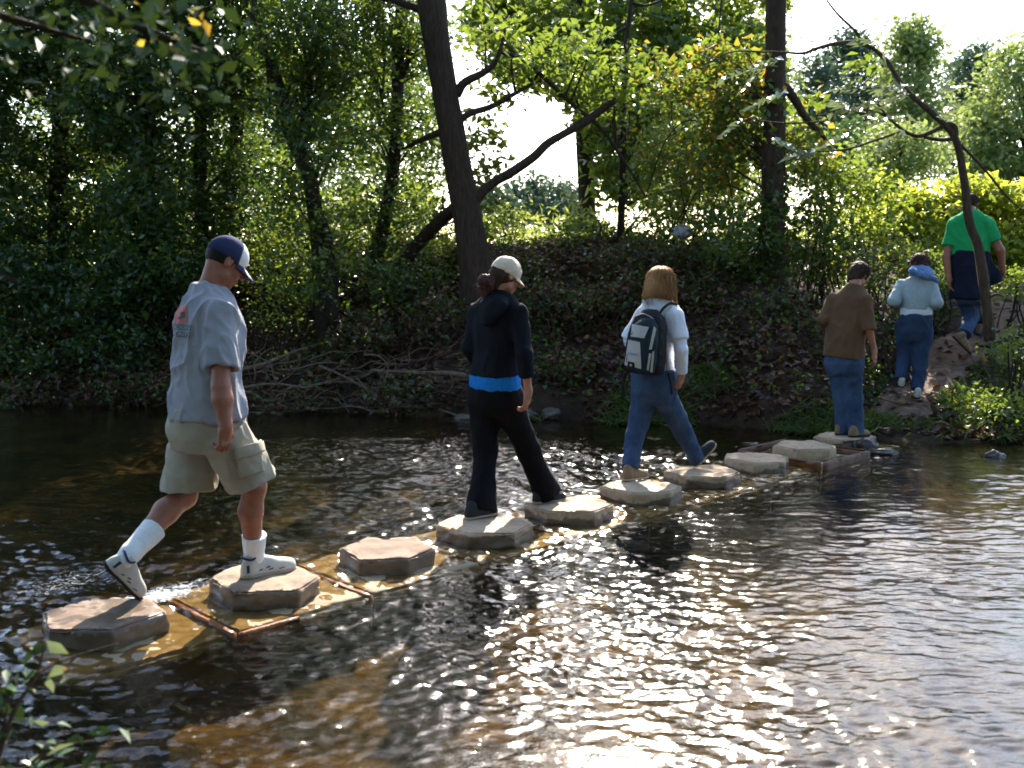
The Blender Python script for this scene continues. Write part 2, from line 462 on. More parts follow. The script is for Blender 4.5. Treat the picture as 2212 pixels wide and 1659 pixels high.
def slab(name, poly, z0, z1, mat, parent=None, bev=.014, rough=.006, cuts=5, seed=0, vert=True):
    """a worn cast slab: outline poly (list of xy), from z0 up to z1"""
    bm = bmesh.new()
    vs = [bm.verts.new((x, y, z0)) for x, y in poly]
    f = bm.faces.new(vs)
    r = bmesh.ops.extrude_face_region(bm, geom=[f])
    for v in r['geom']:
        if isinstance(v, bmesh.types.BMVert): v.co.z = z1
    bmesh.ops.recalc_face_normals(bm, faces=bm.faces)
    top = [e for e in bm.edges if (e.verts[0].co.z > z1 - 1e-4) + (e.verts[1].co.z > z1 - 1e-4) >= (1 if vert else 2)]
    bmesh.ops.bevel(bm, geom=top, offset=bev, segments=2, affect='EDGES')
    bmesh.ops.triangulate(bm, faces=bm.faces)
    for _ in range(cuts):
        long = [e for e in bm.edges if e.calc_length() > .035]
        if not long: break
        bmesh.ops.subdivide_edges(bm, edges=long, cuts=1)
        bmesh.ops.triangulate(bm, faces=bm.faces)
    bm.normal_update()
    off = Vector((seed * 3.1, seed * 1.7, 0))
    mv = []
    for v in bm.verts:
        c = v.co + off
        a = noise.noise(c * 7) * rough * 1.6 + noise.noise(c * 22) * rough * .8
        chip = max(0, noise.noise(c * 5 + Vector((9, 2, 4))) - .25) * (.075 if abs(v.normal.z) < .95 and v.co.z > z1 - .06 else .008)
        mv.append(v.normal * (a - chip))
    for v, dv in zip(bm.verts, mv): v.co += dv
    me = bpy.data.meshes.new(name); bm.to_mesh(me); bm.free()
    o = link(name, me, mat, parent, smooth=True)
    return o

SLAB_TXT = {
    1: 'low wet brown hexagonal stepping stone under the man\'s lifted heel, nearest the camera',
    2: 'hexagonal concrete stepping stone under the man\'s planted white sneaker',
    3: 'empty brown topped hexagonal stepping stone between the man in shorts and the woman in black',
    4: 'hexagonal stepping stone under the rear foot of the woman in black',
    5: 'hexagonal stepping stone under the leading foot of the woman in black',
    6: 'sunlit hexagonal stepping stone under the rear boot of the woman with the backpack',
    7: 'sunlit hexagonal stepping stone below the raised toe of the backpack wearer',
    8: 'empty cream hexagonal stepping stone just before the one in the raised board frame',
    9: 'pale dry hexagonal stepping stone standing inside the raised brown board frame',
    10: 'last hexagonal stepping stone by the far bank, under the woman in the brown sweater'}
STONE_Z = .092
for i in range(1, 11):
    c = stone_c(i)
    if i == 1: c = c + np.array([-.08, .01])
    rnd = random.Random(i * 13)
    a0 = R_(4 + rnd.uniform(-7, 7))
    poly = []
    for k in range(6):
        a = a0 + k * PI / 3 + rnd.uniform(-.10, .10)
        rr = .302 * (1 + rnd.uniform(-.10, .06))
        poly.append((c[0] + rr * math.cos(a), c[1] + rr * .92 * math.sin(a)))
    dry = {1: (.22, .14, .10), 2: (.32, .235, .165), 3: (.26, .18, .13)}.get(i, (.55, .40, .265))
    wz = {1: .095, 2: .055, 3: .05, 4: .06, 5: .045, 6: .03, 7: .055, 8: .03, 9: .0, 10: .06}[i]
    mt = concrete('cast concrete %d' % i, dry, (.13, .09, .06), wz, {1: .8, 2: .35, 3: .6}.get(i, .12), i * 2.37)
    o = slab('stepping_stone', poly, -.03, STONE_Z + .0 + (.0 if i != 9 else .012), mt, None, .009, .0085, 6, i, False)
    rebase(o, (c[0], c[1], 0))
    put(o, SLAB_TXT[i], 'stepping stone', 'stepping stones crossing the stream')

M['board'] = pbr('wet rusty board', [(.3, (.10, .035, .012)), (.6, (.24, .09, .025)), (.8, (.36, .16, .05))], 5, .35, .4, 30, .006)
M['board_dry'] = pbr('dry brown board', [(.3, (.10, .05, .03)), (.7, (.22, .125, .08))], 5, .7, .4, 30, .006)
FOOT_TXT = {
    1: 'submerged square footing below the brown stone nearest the camera',
    2: 'square footing awash with rusty boards at its left corner, below the planted white sneaker',
    3: 'square footing awash below the empty brown topped stone, rusty board at its left',
    4: 'submerged footing below the rear foot of the woman in black', 5: 'submerged footing below the leading foot of the woman in black',
    6: 'golden sunlit footing below the rear boot of the backpack wearer', 7: 'golden sunlit footing below the raised toe of the backpack wearer',
    8: 'submerged footing below the empty cream stone', 9: 'footing with a raised red brown board frame around its pale stone',
    10: 'footing at the far bank below the stone under the woman in brown'}
foot_m = concrete('footing concrete', (.36, .285, .175), (.045, .035, .014), -.045, .3, 4.4)  # lower sides painted dark to stand in for light lost in deeper water
def board(name, a, b, z0, z1, w, parent, mat):
    a = np.array(a); b = np.array(b); u = (b - a) / np.linalg.norm(b - a); n = np.array([-u[1], u[0]]) * w / 2
    poly = [tuple(a + n), tuple(a - n), tuple(b - n), tuple(b + n)]
    return slab(name, poly, z0, z1, mat, parent, .004, .0025, 4, a[0])
for i in range(1, 11):
    c = stone_c(i); h = .40
    q = [c + sx * UL * h * 1.0 + sy * UN * h for sx, sy in ((1, 1), (1, -1), (-1, -1), (-1, 1))]
    r = empty('stone_footing', (c[0], c[1], -.2))
    put(r, FOOT_TXT[i], 'footing', 'footings under the stepping stones')
    top = -.010 if i not in (2, 3, 9) else -.004
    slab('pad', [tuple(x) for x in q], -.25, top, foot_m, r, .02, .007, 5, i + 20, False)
    k = h + .028
    cs = {s: c + s[0] * UL * k + s[1] * UN * k for s in ((1, 1), (1, -1), (-1, -1), (-1, 1))}
    if i == 2:
        board('board', cs[(-1, -1)], cs[(-1, 1)], -.05, .010, .03, r, M['board'])
        board('board', cs[(-1, 1)] + UL * .025, cs[(-1, 1)] + UL * .36, -.05, .006, .03, r, M['board'])
    if i == 3:
        board('board', cs[(-1, -1)], cs[(-1, 1)], -.05, .006, .03, r, M['board'])
    if i == 9:
        for s1, s2 in (((-1, -1), (-1, 1)), ((-1, 1), (1, 1)), ((1, 1), (1, -1)), ((1, -1), (-1, -1))):
            e = (cs[s2] - cs[s1]) / np.linalg.norm(cs[s2] - cs[s1]) * .02
            board('board', cs[s1] + e, cs[s2] - e, -.2, .055, .028, r, M['board'] if s1 in ((-1, -1), (1, 1)) else M['board_dry'])
    if i == 10:
        board('board', cs[(-1, -1)], cs[(-1, 1)], -.2, .04, .03, r, M['board_dry'])

# ------------------------------------------------------------------ tubes, leaves
def smooth_path(pts, rad, n=4):
    pts = np.asarray(pts, float); rad = np.asarray(rad, float)
    if len(pts) < 3: n = 3
    Q = np.vstack([2 * pts[0] - pts[1], pts, 2 * pts[-1] - pts[-2]])
    o, r = [], []
    for i in range(len(pts) - 1):
        p0, p1, p2, p3 = Q[i:i + 4]
        for s in np.linspace(0, 1, n, endpoint=False):
            o.append(.5 * (2 * p1 + (p2 - p0) * s + (2 * p0 - 5 * p1 + 4 * p2 - p3) * s * s + (3 * p1 - p0 - 3 * p2 + p3) * s ** 3))
            r.append(rad[i] * (1 - s) + rad[i + 1] * s)
    o.append(pts[-1]); r.append(rad[-1])
    return np.array(o), np.array(r)

class Tubes:
    def __init__(s): s.V, s.F, s.n = [], [], 0
    def add(s, pts, rad, seg=8, sub=4, wob=.0, seed=0):
        p, r = smooth_path(pts, rad, sub)
        T = np.gradient(p, axis=0); T /= np.linalg.norm(T, axis=1)[:, None] + 1e-9
        ref = np.array([0, 0, 1.]) if abs(T[0][2]) < .8 else np.array([1., 0, 0])
        a = np.arange(seg) / seg * 2 * PI
        rings = []
        for i in range(len(p)):
            u = np.cross(ref, T[i]); u /= np.linalg.norm(u) + 1e-9
            v = np.cross(T[i], u); ref = np.cross(u, T[i]) * 0 + np.cross(T[i], np.cross(ref, T[i])); ref /= np.linalg.norm(ref) + 1e-9
            rr = r[i] * (1 + wob * (np.sin(2 * a + i * .37 + seed) * .6 + np.sin(3 * a - i * .23 + seed * 2) * .5 + np.sin(5 * a + i * .9) * .3))
            rings.append(p[i] + np.outer(np.cos(a) * rr, u) + np.outer(np.sin(a) * rr, v))
        V = np.vstack(rings + [p[:1], p[-1:]])
        m = len(p); F = []
        for i in range(m - 1):
            for k in range(seg):
                b = (k + 1) % seg
                F.append((i * seg + k, i * seg + b, (i + 1) * seg + b, (i + 1) * seg + k))
        for k in range(seg):
            b = (k + 1) % seg
            F.append((m * seg, b, k, k)); F.append((m * seg + 1, (m - 1) * seg + k, (m - 1) * seg + b, (m - 1) * seg + b))
        s.V.append(V); s.F += [tuple(x + s.n for x in f) for f in F]; s.n += len(V)
        return p
    def build(s, name, mat, parent=None):
        me = bpy.data.meshes.new(name)
        F = [f if f[2] != f[3] else f[:3] for f in s.F]
        me.from_pydata(np.vstack(s.V).tolist(), [], F)
        return link(name, me, mat, parent)

def leaf_arrays(C, size, droop=.35, upbias=.8, aspect=.55, rng=RNG, spread=1.0, dirs=None):
    """kite shaped folded leaves, 4 vertices each, at centres C"""
    n = len(C)
    L = size * rng.uniform(.6, 1.25, n)[:, None]
    d = rng.normal(size=(n, 3)) if dirs is None else dirs + .35 * rng.normal(size=(n, 3))
    d[:, 2] = d[:, 2] * .5 * spread - droop
    d /= np.linalg.norm(d, axis=1)[:, None]
    nn = rng.normal(size=(n, 3)) * .75; nn[:, 2] += upbias
    s = np.cross(d, nn); s /= np.linalg.norm(s, axis=1)[:, None] + 1e-9
    nn = np.cross(s, d)
    w = L * aspect * .5
    base = C - d * L * .5
    mid = base + d * L * .42
    V = np.stack([base, mid + s * w + nn * w * .35, base + d * L + nn * L * -.12, mid - s * w + nn * w * .35], 1)
    i = np.arange(n)[:, None] * 4
    F = np.stack([np.hstack([i, i + 2, i + 1]), np.hstack([i, i + 3, i + 2])], 1).reshape(-1, 3)
    return V.reshape(-1, 3), F

def leaves(name, C, size, mat, parent=None, **kw):
    V, F = leaf_arrays(np.asarray(C), size, **kw)
    return link(name, raw_mesh(name, V, F, 3), mat, parent, smooth=False)

def clumps(c, r, n, per=16, sig=.13, rng=RNG, shell=.35):
    """n leaf centres in clumps inside an ellipsoid with centre c and radii r; uneven and with gaps"""
    k = max(1, n // per)
    g = rng.normal(size=(k, 3)); g /= np.linalg.norm(g, axis=1)[:, None]
    rad = rng.uniform(shell ** 3, 1, k) ** (1 / 3)
    cc = np.asarray(c) + g * rad[:, None] * np.asarray(r)
    pts = np.repeat(cc, per, 0) + rng.normal(size=(k * per, 3)) * np.array([sig, sig, sig * .55])
    return pts, cc

def blob_px(px, py, Y, rpx, rpy=None, ry=None):
    c = P(px, py, Y); s = Y / FPX
    rx = rpx * s; rz = (rpy or rpx) * s
    return c, (rx, ry or rx, rz)
# ------------------------------------------------------------------ trees
def nearest_on(paths, c):
    best = None
    for p in paths:
        d = np.linalg.norm(p - c, axis=1); i = d.argmin()
        if best is None or d[i] < best[0]: best = (d[i], p[i])
    return best[1]

def to_xyz(pts): return [P(*p[:3]) for p in pts]

def tree(name, label, cat, group, limbs, blobs, leaf, size, bark, twigs=22, seg=10, trunk_name='trunk', per=16, sig=.13, wob=.05, leaf2=None, twig_r=.008, crown_name='crown', **kw):
    """limbs: lists of (px, py, Y, r); blobs: (px, py, Y, rpx, rpy, ry, n)"""
    rng = np.random.default_rng(abs(hash(label)) % 1 + sum(map(ord, label)))
    base = P(*limbs[0][0][:3]); 
    root = empty(name, tuple(base)); put(root, label, cat, group)
    tb = Tubes(); paths = []
    for li, l in enumerate(limbs):
        sg = seg if li == 0 else max(5, seg - 3)
        paths.append(tb.add(to_xyz(l), [q[3] for q in l], sg, 5, wob, li))
    allp, cen = [], []
    for b in blobs:
        c, r = blob_px(*b[:6])
        pts, cc = clumps(c, r, int(b[6]), per, sig, rng)
        allp.append(pts); cen.append(cc)
    if allp:
        A = np.vstack(allp); cen = np.vstack(cen)
        for k in rng.permutation(len(cen))[:twigs]:
            c = cen[k]; s = nearest_on(paths, c + np.array([0, 0, -.5]))
            if np.linalg.norm(s - c) > 1.5: continue
            m = (s + c) / 2 + rng.normal(size=3) * .12 + np.array([0, 0, .12])
            tb.add([s, m, c], [twig_r * 2.2, twig_r * 1.4, twig_r * .6], 4, 3)
        if leaf2 is not None:
            pick = rng.uniform(size=len(A)) < leaf2[1]
            leaves(crown_name, A[~pick], size, leaf, root, rng=rng, **kw)
            leaves(crown_name, A[pick], size, leaf2[0], root, rng=rng, **kw)
        else: leaves(crown_name, A, size, leaf, root, rng=rng, **kw)
    tb.build(trunk_name, bark, root)
    return root

# --- the leaning big trunk in the middle
T1 = [(1036, 700, 13.2, .29), (1030, 600, 13.2, .225), (1012, 480, 13.2, .19), (994, 390, 13.2, .18), (977, 290, 13.2, .175), (960, 190, 13.2, .165),
      (945, 100, 13.2, .165), (934, 20, 13.2, .19), (926, -60, 13.2, .17), (914, -200, 13.3, .15), (900, -420, 13.5, .11), (890, -640, 13.8, .06)]
tree('tree', 'thick bare trunk leaning left between the two capped walkers, one bough rising right', 'tree', None,
     [T1,
      [(985, 205, 13.2, .07), (1004, 178, 13.2, .055), (1043, 158, 13.2, .045), (1068, 136, 13.2, .035), (1083, 100, 13.2, .025), (1092, 60, 13.2, .015)],
      [(1078, 112, 13.2, .025), (1132, 128, 13.3, .03), (1182, 174, 13.3, .03), (1244, 232, 13.4, .028), (1296, 275, 13.5, .024), (1342, 338, 13.6, .02), (1394, 424, 13.7, .01)],
      [(990, 262, 13.2, .05), (1016, 245, 13.2, .042), (1062, 230, 13.2, .038), (1104, 207, 13.2, .03), (1150, 180, 13.3, .018)],
      [(1012, 448, 13.2, .11), (1036, 420, 13.2, .068), (1068, 393, 13.2, .062), (1102, 374, 13.2, .062), (1152, 340, 13.2, .058), (1182, 311, 13.2, .056), (1222, 287, 13.3, .05), (1264, 262, 13.4, .06), (1330, 215, 13.6, .04)],
      [(1010, 440, 13.3, .09), (976, 456, 13.6, .085), (940, 488, 13.8, .09), (902, 528, 14.0, .09), (868, 575, 14.2, .10)],
      [(966, 280, 13.2, .05), (940, 290, 13.3, .045), (905, 304, 13.5, .03), (870, 322, 13.7, .015)],
      [(940, 30, 13.2, .06), (890, 14, 13.3, .05), (830, -6, 13.5, .045), (740, -30, 13.8, .03)]],
     [(1120, 105, 13.6, 110, 60, 1.2, 220), (1240, 135, 13.8, 120, 65, 1.2, 620), (1060, 90, 14.2, 60, 80, .8, 180), (1150, 165, 13.6, 90, 45, .8, 240),
      (1290, 215, 13.8, 80, 50, .7, 420), (1040, 330, 14.4, 45, 90, .5, 420), (840, -150, 13.5, 110, 110, 1.5, 250), (960, -560, 13.8, 150, 120, 1.6, 60), (800, -60, 14, 120, 80, 1.3, 700),
      (1030, 480, 14.6, 40, 50, .5, 220), (1070, 200, 13.5, 30, 30, .4, 90)],
     M['leaf_mid'], .135, M['bark'], 40, 18, wob=.035, leaf2=(M['leaf_bright'], .35))

# --- straight trunk on the right
tree('tree', 'straight tall brown trunk with a hooked side branch, between backpack and brown sweater', 'tree', None,
     [[(1668, 650, 13.0, .19), (1668, 600, 13.0, .16), (1668, 450, 13.0, .145), (1672, 300, 13.0, .14), (1675, 150, 13.0, .132), (1676, 0, 13.0, .13), (1678, -200, 13, .12), (1680, -500, 13, .09), (1684, -760, 13, .05)],
      [(1676, 182, 13, .06), (1698, 190, 13, .058), (1720, 220, 13, .052), (1736, 248, 13, .045), (1758, 274, 13, .042), (1775, 290, 13.0, .03), (1800, 330, 13, .012)],
      [(1672, 190, 13, .05), (1655, 200, 12.9, .03), (1640, 214, 12.8, .012)]],
     [(1560, 165, 13.6, 105, 75, 1.1, 800), (1600, 250, 13.6, 80, 90, .9, 1300), (1470, 170, 14, 80, 60, 1.0, 300), (1720, 330, 13.4, 60, 60, .7, 420),
      (1560, 340, 13.7, 80, 80, .8, 600), (1745, 250, 13.6, 40, 60, .5, 180), (1690, -520, 13.4, 120, 120, 1.2, 60)],
     M['leaf_mid'], .13, M['bark'], 40, 16, wob=.03, leaf2=(M['autumn'], .28))

# --- trunk in the gap
tree('tree', 'shorter dark trunk standing beyond the sunny gap, right of the slanting bough', 'tree', None,
     [[(1268, 500, 19, .2), (1268, 440, 19, .165), (1264, 350, 19, .155), (1260, 270, 19, .155), (1254, 160, 19, .14), (1248, 20, 19, .12), (1244, -120, 19, .08)],
      [(1258, 240, 19, .07), (1300, 150, 19, .06), (1350, 60, 19, .045), (1400, -40, 19, .03)]],
     [(1290, 140, 19, 90, 80, 1.6, 1500), (1380, 70, 19, 110, 90, 1.8, 1900), (1200, 20, 19, 120, 70, 1.8, 1400), (1450, 190, 18.5, 80, 100, 1.5, 900), (1300, 262, 18.6, 46, 30, .8, 320),
      (1330, 20, 20, 130, 60, 2, 1300), (1345, 250, 17.5, 72, 80, 1.2, 1500), (1350, 380, 17.5, 60, 80, 1.2, 900), (1310, 330, 17.5, 30, 60, .8, 300), (1310, 165, 17.5, 60, 60, 1, 700), (1235, 125, 18.5, 120, 75, 1.4, 2200), (1560, 160, 18.5, 115, 95, 1.4, 2300), (1250, 185, 17.5, 60, 40, 1, 500), (1180, 120, 18.5, 80, 60, 1.4, 900),  (1500, 40, 19.5, 110, 80, 1.8, 1700), (1610, 60, 19.5, 80, 90, 1.6, 1100), (1090, 40, 19.5, 90, 80, 1.6, 1900), (1130, 130, 19, 70, 50, 1.4, 700)],
     M['leaf_mid'], .19, M['bark_dark'], 30, 12, leaf2=(M['leaf_bright'], .5))

tree('tree', 'thin pole like trunk high against the pale sky in the upper middle', 'tree', None,
     [[(1338, 640, 15.2, .07), (1342, 480, 15.2, .06), (1346, 300, 15.2, .055), (1350, 150, 15.2, .05), (1356, 70, 15.2, .042), (1364, 0, 15.2, .036), (1372, -110, 15.2, .02)],
      [(1352, 60, 15.2, .025), (1330, 72, 15.2, .02), (1296, 92, 15.3, .012)], [(1362, 5, 15.2, .03), (1395, 12, 15.2, .02), (1430, 0, 15.2, .015)]],
     [(1400, 250, 15, 70, 80, .9, 500), (1420, 380, 15, 90, 80, .9, 700), (1380, 150, 15.2, 50, 60, .7, 200)],
     M['leaf_mid'], .10, M['bark_dark'], 14, 7, leaf2=(M['autumn'], .2))

# --- left wood: dark trees in a row
LEFT = [
    ('dark leafy tree filling the upper left corner', [[(-150, 760, 13.6, .2), (-150, 400, 13.6, .17), (-140, 60, 13.6, .15), (-130, -300, 13.6, .1), (-120, -620, 13.6, .05)]], -130, 13.6),
    ('dark leafy tree left of the man\'s cap, its trunk buried in leaves', [[(120, 740, 14.2, .16), (126, 420, 14.2, .13), (140, 60, 14.2, .11), (150, -300, 14.2, .08), (160, -560, 14.2, .04)]], 120, 14.2),
    ('dark bushy tree with small glinting leaves straight above the man\'s shirt', [[(318, 740, 13.4, .15), (316, 420, 13.4, .12), (306, 60, 13.4, .1), (300, -300, 13.4, .07), (296, -520, 13.4, .04)]], 310, 13.4),
    ('slim dark trunk just above the blue cap', [[(438, 720, 14.5, .14), (436, 500, 14.5, .10), (432, 380, 14.5, .095), (436, 200, 14.5, .085), (446, -60, 14.5, .07), (450, -360, 14.5, .04)]], 440, 14.5),
    ('brown trunk seen through leaves, right above the peak of the blue cap', [[(486, 700, 15, .15), (492, 470, 15, .115), (503, 360, 15, .11), (512, 260, 15, .1), (517, 150, 15, .09), (524, -40, 15, .07), (530, -300, 15, .04)]], 530, 15.0),
    ('forked tree whose two dark stems part into a Y', [
        [(712, 740, 13.2, .17), (702, 660, 13.2, .135), (696, 590, 13.2, .12), (682, 470, 13.2, .10), (665, 368, 13.2, .105), (634, 300, 13.2, .10), (608, 208, 13.2, .085), (582, 122, 13.2, .075), (557, 48, 13.2, .065), (532, -30, 13.2, .06), (500, -260, 13.3, .04)],
        [(654, 335, 13.2, .07), (658, 270, 13.2, .06), (664, 192, 13.2, .06), (681, 100, 13.2, .05), (716, 20, 13.2, .045), (750, -70, 13.2, .035), (790, -240, 13.3, .02)],
        [(606, 230, 13.2, .035), (576, 218, 13.1, .03), (520, 212, 13, .015)],
        [(718, 700, 13.1, .10), (716, 600, 13.1, .09), (709, 520, 13.1, .07), (704, 480, 13.15, .03)]], 650, 13.3),
    ('dark trunk bending right as it rises, left of the thick leaning trunk', [
        [(800, 660, 14.5, .15), (806, 580, 14.5, .11), (822, 515, 14.5, .10), (845, 400, 14.5, .095), (856, 280, 14.5, .09), (860, 160, 14.5, .085), (865, 40, 14.5, .075), (872, -120, 14.5, .06), (880, -300, 14.5, .03)],
        [(858, 190, 14.5, .035), (885, 120, 14.4, .03), (846, 96, 14.4, .02)], [(826, 20, 14.4, .03), (830, 120, 14.4, .022), (826, 220, 14.4, .014)]], 840, 14.6)]
rl = random.Random(5)
LB = {i: [] for i in range(7)}
for px in range(-110, 940, 92):
    for py in range(-560, 640, 98):
        for lay in range(2):
            j = min(range(7), key=lambda k: abs(LEFT[k][2] - px))
            Y = LEFT[j][3] + (rl.uniform(-.7, .1) if lay == 0 else rl.uniform(.5, 2.2))
            x, y = px + rl.uniform(-40, 40), py + rl.uniform(-45, 45)
            dens = 1.0
            if px > 520: dens = 1.05 if py < 320 else .5
            if px > 780: dens *= .7
            if py < -40: dens *= .62 if lay == 0 else .5
            if py < -60 and px > 620: dens *= .3
            if py > 420 and lay == 0: dens *= .8
            r = rl.uniform(62, 100)
            LB[j].append((x, y, Y, r, r * .8, .55 + rl.uniform(0, .3), 820 * dens))
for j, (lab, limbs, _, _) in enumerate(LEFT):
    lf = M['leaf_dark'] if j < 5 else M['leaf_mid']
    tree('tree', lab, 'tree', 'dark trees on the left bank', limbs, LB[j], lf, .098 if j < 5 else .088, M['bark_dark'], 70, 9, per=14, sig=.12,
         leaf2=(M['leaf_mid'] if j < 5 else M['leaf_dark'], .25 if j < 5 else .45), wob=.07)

# --- leaning sapling at the right with feathery leaves
def frond(C, a, b, n, L, droop=.25, rng=RNG):
    """centres and directions of the leaflets along a feathery leaf from a to b"""
    a, b = np.array(a), np.array(b)
    ax = (b - a) / np.linalg.norm(b - a)
    sd_ = np.cross(ax, np.array([0, .25, 1.])); sd_ /= np.linalg.norm(sd_)
    for k in range(n):
        t = (k + .5) / n
        p = a + (b - a) * t - np.array([0, 0, droop * t * t * .4 * np.linalg.norm(b - a)])
        for s in (-1, 1):
            d = sd_ * s * .9 + ax * .45
            C.append((p + d * L * .5, d))
SY = 10.7
sap = empty('sapling', tuple(P(2136, 724, SY)))
put(sap, 'leaning sapling in front of the man in green, arching left with feathery silver leaves', 'sapling')
tb = Tubes()
def lim(l, r0, r1, Y0=SY, Y1=SY, seg=8):
    n = len(l)
    return tb.add([P(x, y, Y0 + (Y1 - Y0) * i / (n - 1)) for i, (x, y) in enumerate(l)], np.linspace(r0, r1, n), seg, 5, .06, r0 * 99)
lim([(2138, 735), (2134, 690), (2128, 640), (2122, 585), (2112, 527), (2099, 496), (2090, 458), (2084, 400), (2071, 322), (2060, 290)], .062, .038)
lim([(2066, 306), (2052, 282), (2019, 250), (1968, 205), (1942, 173), (1917, 134), (1888, 106), (1862, 92), (1850, 70), (1811, 32), (1786, 0), (1770, -30)], .036, .007)
lim([(2064, 300), (2062, 276), (2048, 268), (2032, 275), (2010, 286), (1982, 294), (1952, 282), (1921, 257), (1890, 240), (1840, 236)], .034, .008)
lim([(1872, 97), (1840, 92), (1808, 94), (1784, 99), (1760, 106), (1734, 115), (1690, 113), (1648, 112), (1581, 112), (1520, 140)], .026, .005, SY, SY - .3)
lim([(2060, 300), (2030, 302), (1996, 296)], .022, .016)
lim([(1952, 282), (1900, 300), (1830, 322), (1760, 326), (1700, 310), (1660, 282)], .014, .004, SY, SY - .3)
lim([(1921, 257), (1880, 215), (1868, 290)], .012, .005, SY, SY - .1)
lim([(1782, 262), (1700, 266), (1620, 256), (1570, 236)], .010, .003, SY, SY - .3)
lim([(1760, 250), (1820, 245), (1890, 245)], .010, .006, SY - .1, SY)
lim([(2075, 312), (2130, 370), (2180, 430), (2230, 470)], .016, .006, SY, SY + .2)
lim([(2128, 650), (2150, 636), (2166, 640)], .02, .008, SY, SY - .1)
tb.build('trunk', M['bark_pale'], sap)
FC = []
for a, b, n, L in [((1968, 206), (1800, 228), 11, .10), ((1942, 200), (1800, 176), 9, .09), ((1968, 190), (1912, 178), 5, .08), ((1950, 186), (1905, 200), 5, .08), ((1880, 222), (1845, 240), 4, .08), ((1920, 225), (1886, 238), 4, .08),
                   ((1918, 257), (1870, 265), 5, .09), ((2030, 262), (2060, 222), 5, .08), ((1700, 200), (1622, 222), 7, .09), ((1690, 128), (1560, 158), 8, .09), ((1670, 125), (1600, 190), 6, .08), ((1660, 300), (1740, 322), 6, .08),
                   ((1830, 290), (1740, 330), 7, .08), ((1760, 326), (1700, 335), 5, .08), ((1600, 256), (1560, 290), 5, .08), ((2080, 190), (2040, 188), 4, .07), ((1850, 120), (1838, 175), 5, .10), ((1868, 100), (1850, 85), 3, .09),
                   ((1950, 282), (1900, 320), 5, .07), ((1921, 257), (1960, 250), 4, .07), ((1820, 236), (1800, 210), 4, .07)]:
    Y = SY - .15 if a[0] > 1750 else SY - .3
    frond(FC, P(*a, Y), P(*b, Y - .15), int(n * 1.3), L * 1.3)
leaves('crown', np.array([c for c, d in FC]), .155, M['leaf_silver'], sap, aspect=.36, upbias=1.6, droop=.12, dirs=np.array([d for c, d in FC]))
nb, _ = clumps(P(1862, 130, SY), (.12, .1, .35), 26, 4, .08)
leaves('crown', nb, .17, M['leaf_mid'], sap, aspect=.45)

# --- shrubs and vines on the bank
def shrub(name, label, cat, group, blobs, leaf, size, stems=9, bark=None, leaf2=None, per=14, sig=.12, base_z=None, **kw):
    rng = np.random.default_rng(sum(map(ord, label)))
    c0, r0 = blob_px(*blobs[0][:6])
    gz = float(height(c0[0], c0[1]))
    root = empty(name, (c0[0], c0[1], gz)); put(root, label, cat, group)
    A, cen = [], []
    for b in blobs:
        c, r = blob_px(*b[:6]); p, cc = clumps(c, r, int(b[6]), per, sig, rng)
        A.append(p); cen.append(cc)
    A = np.vstack(A); cen = np.vstack(cen)
    A = A[A[:, 2] > height(A[:, 0], A[:, 1]) + .01]
    if leaf2 is not None:
        pick = rng.uniform(size=len(A)) < leaf2[1]
        leaves('foliage', A[~pick], size, leaf, root, rng=rng, **kw); leaves('foliage', A[pick], size, leaf2[0], root, rng=rng, **kw)
    else: leaves('foliage', A, size, leaf, root, rng=rng, **kw)
    tb = Tubes()
    for k in range(stems):
        c = cen[rng.integers(len(cen))]
        b = np.array([c0[0] + rng.normal() * r0[0] * .35, c0[1] + rng.normal() * .1, 0]); b[2] = height(b[0], b[1]) - .03
        m = (b + c) / 2 + rng.normal(size=3) * .1
        tb.add([b, m, c], [.014, .010, .004], 5, 3)
    tb.build('stem', bark or M['bark_dark'], root)
    return root

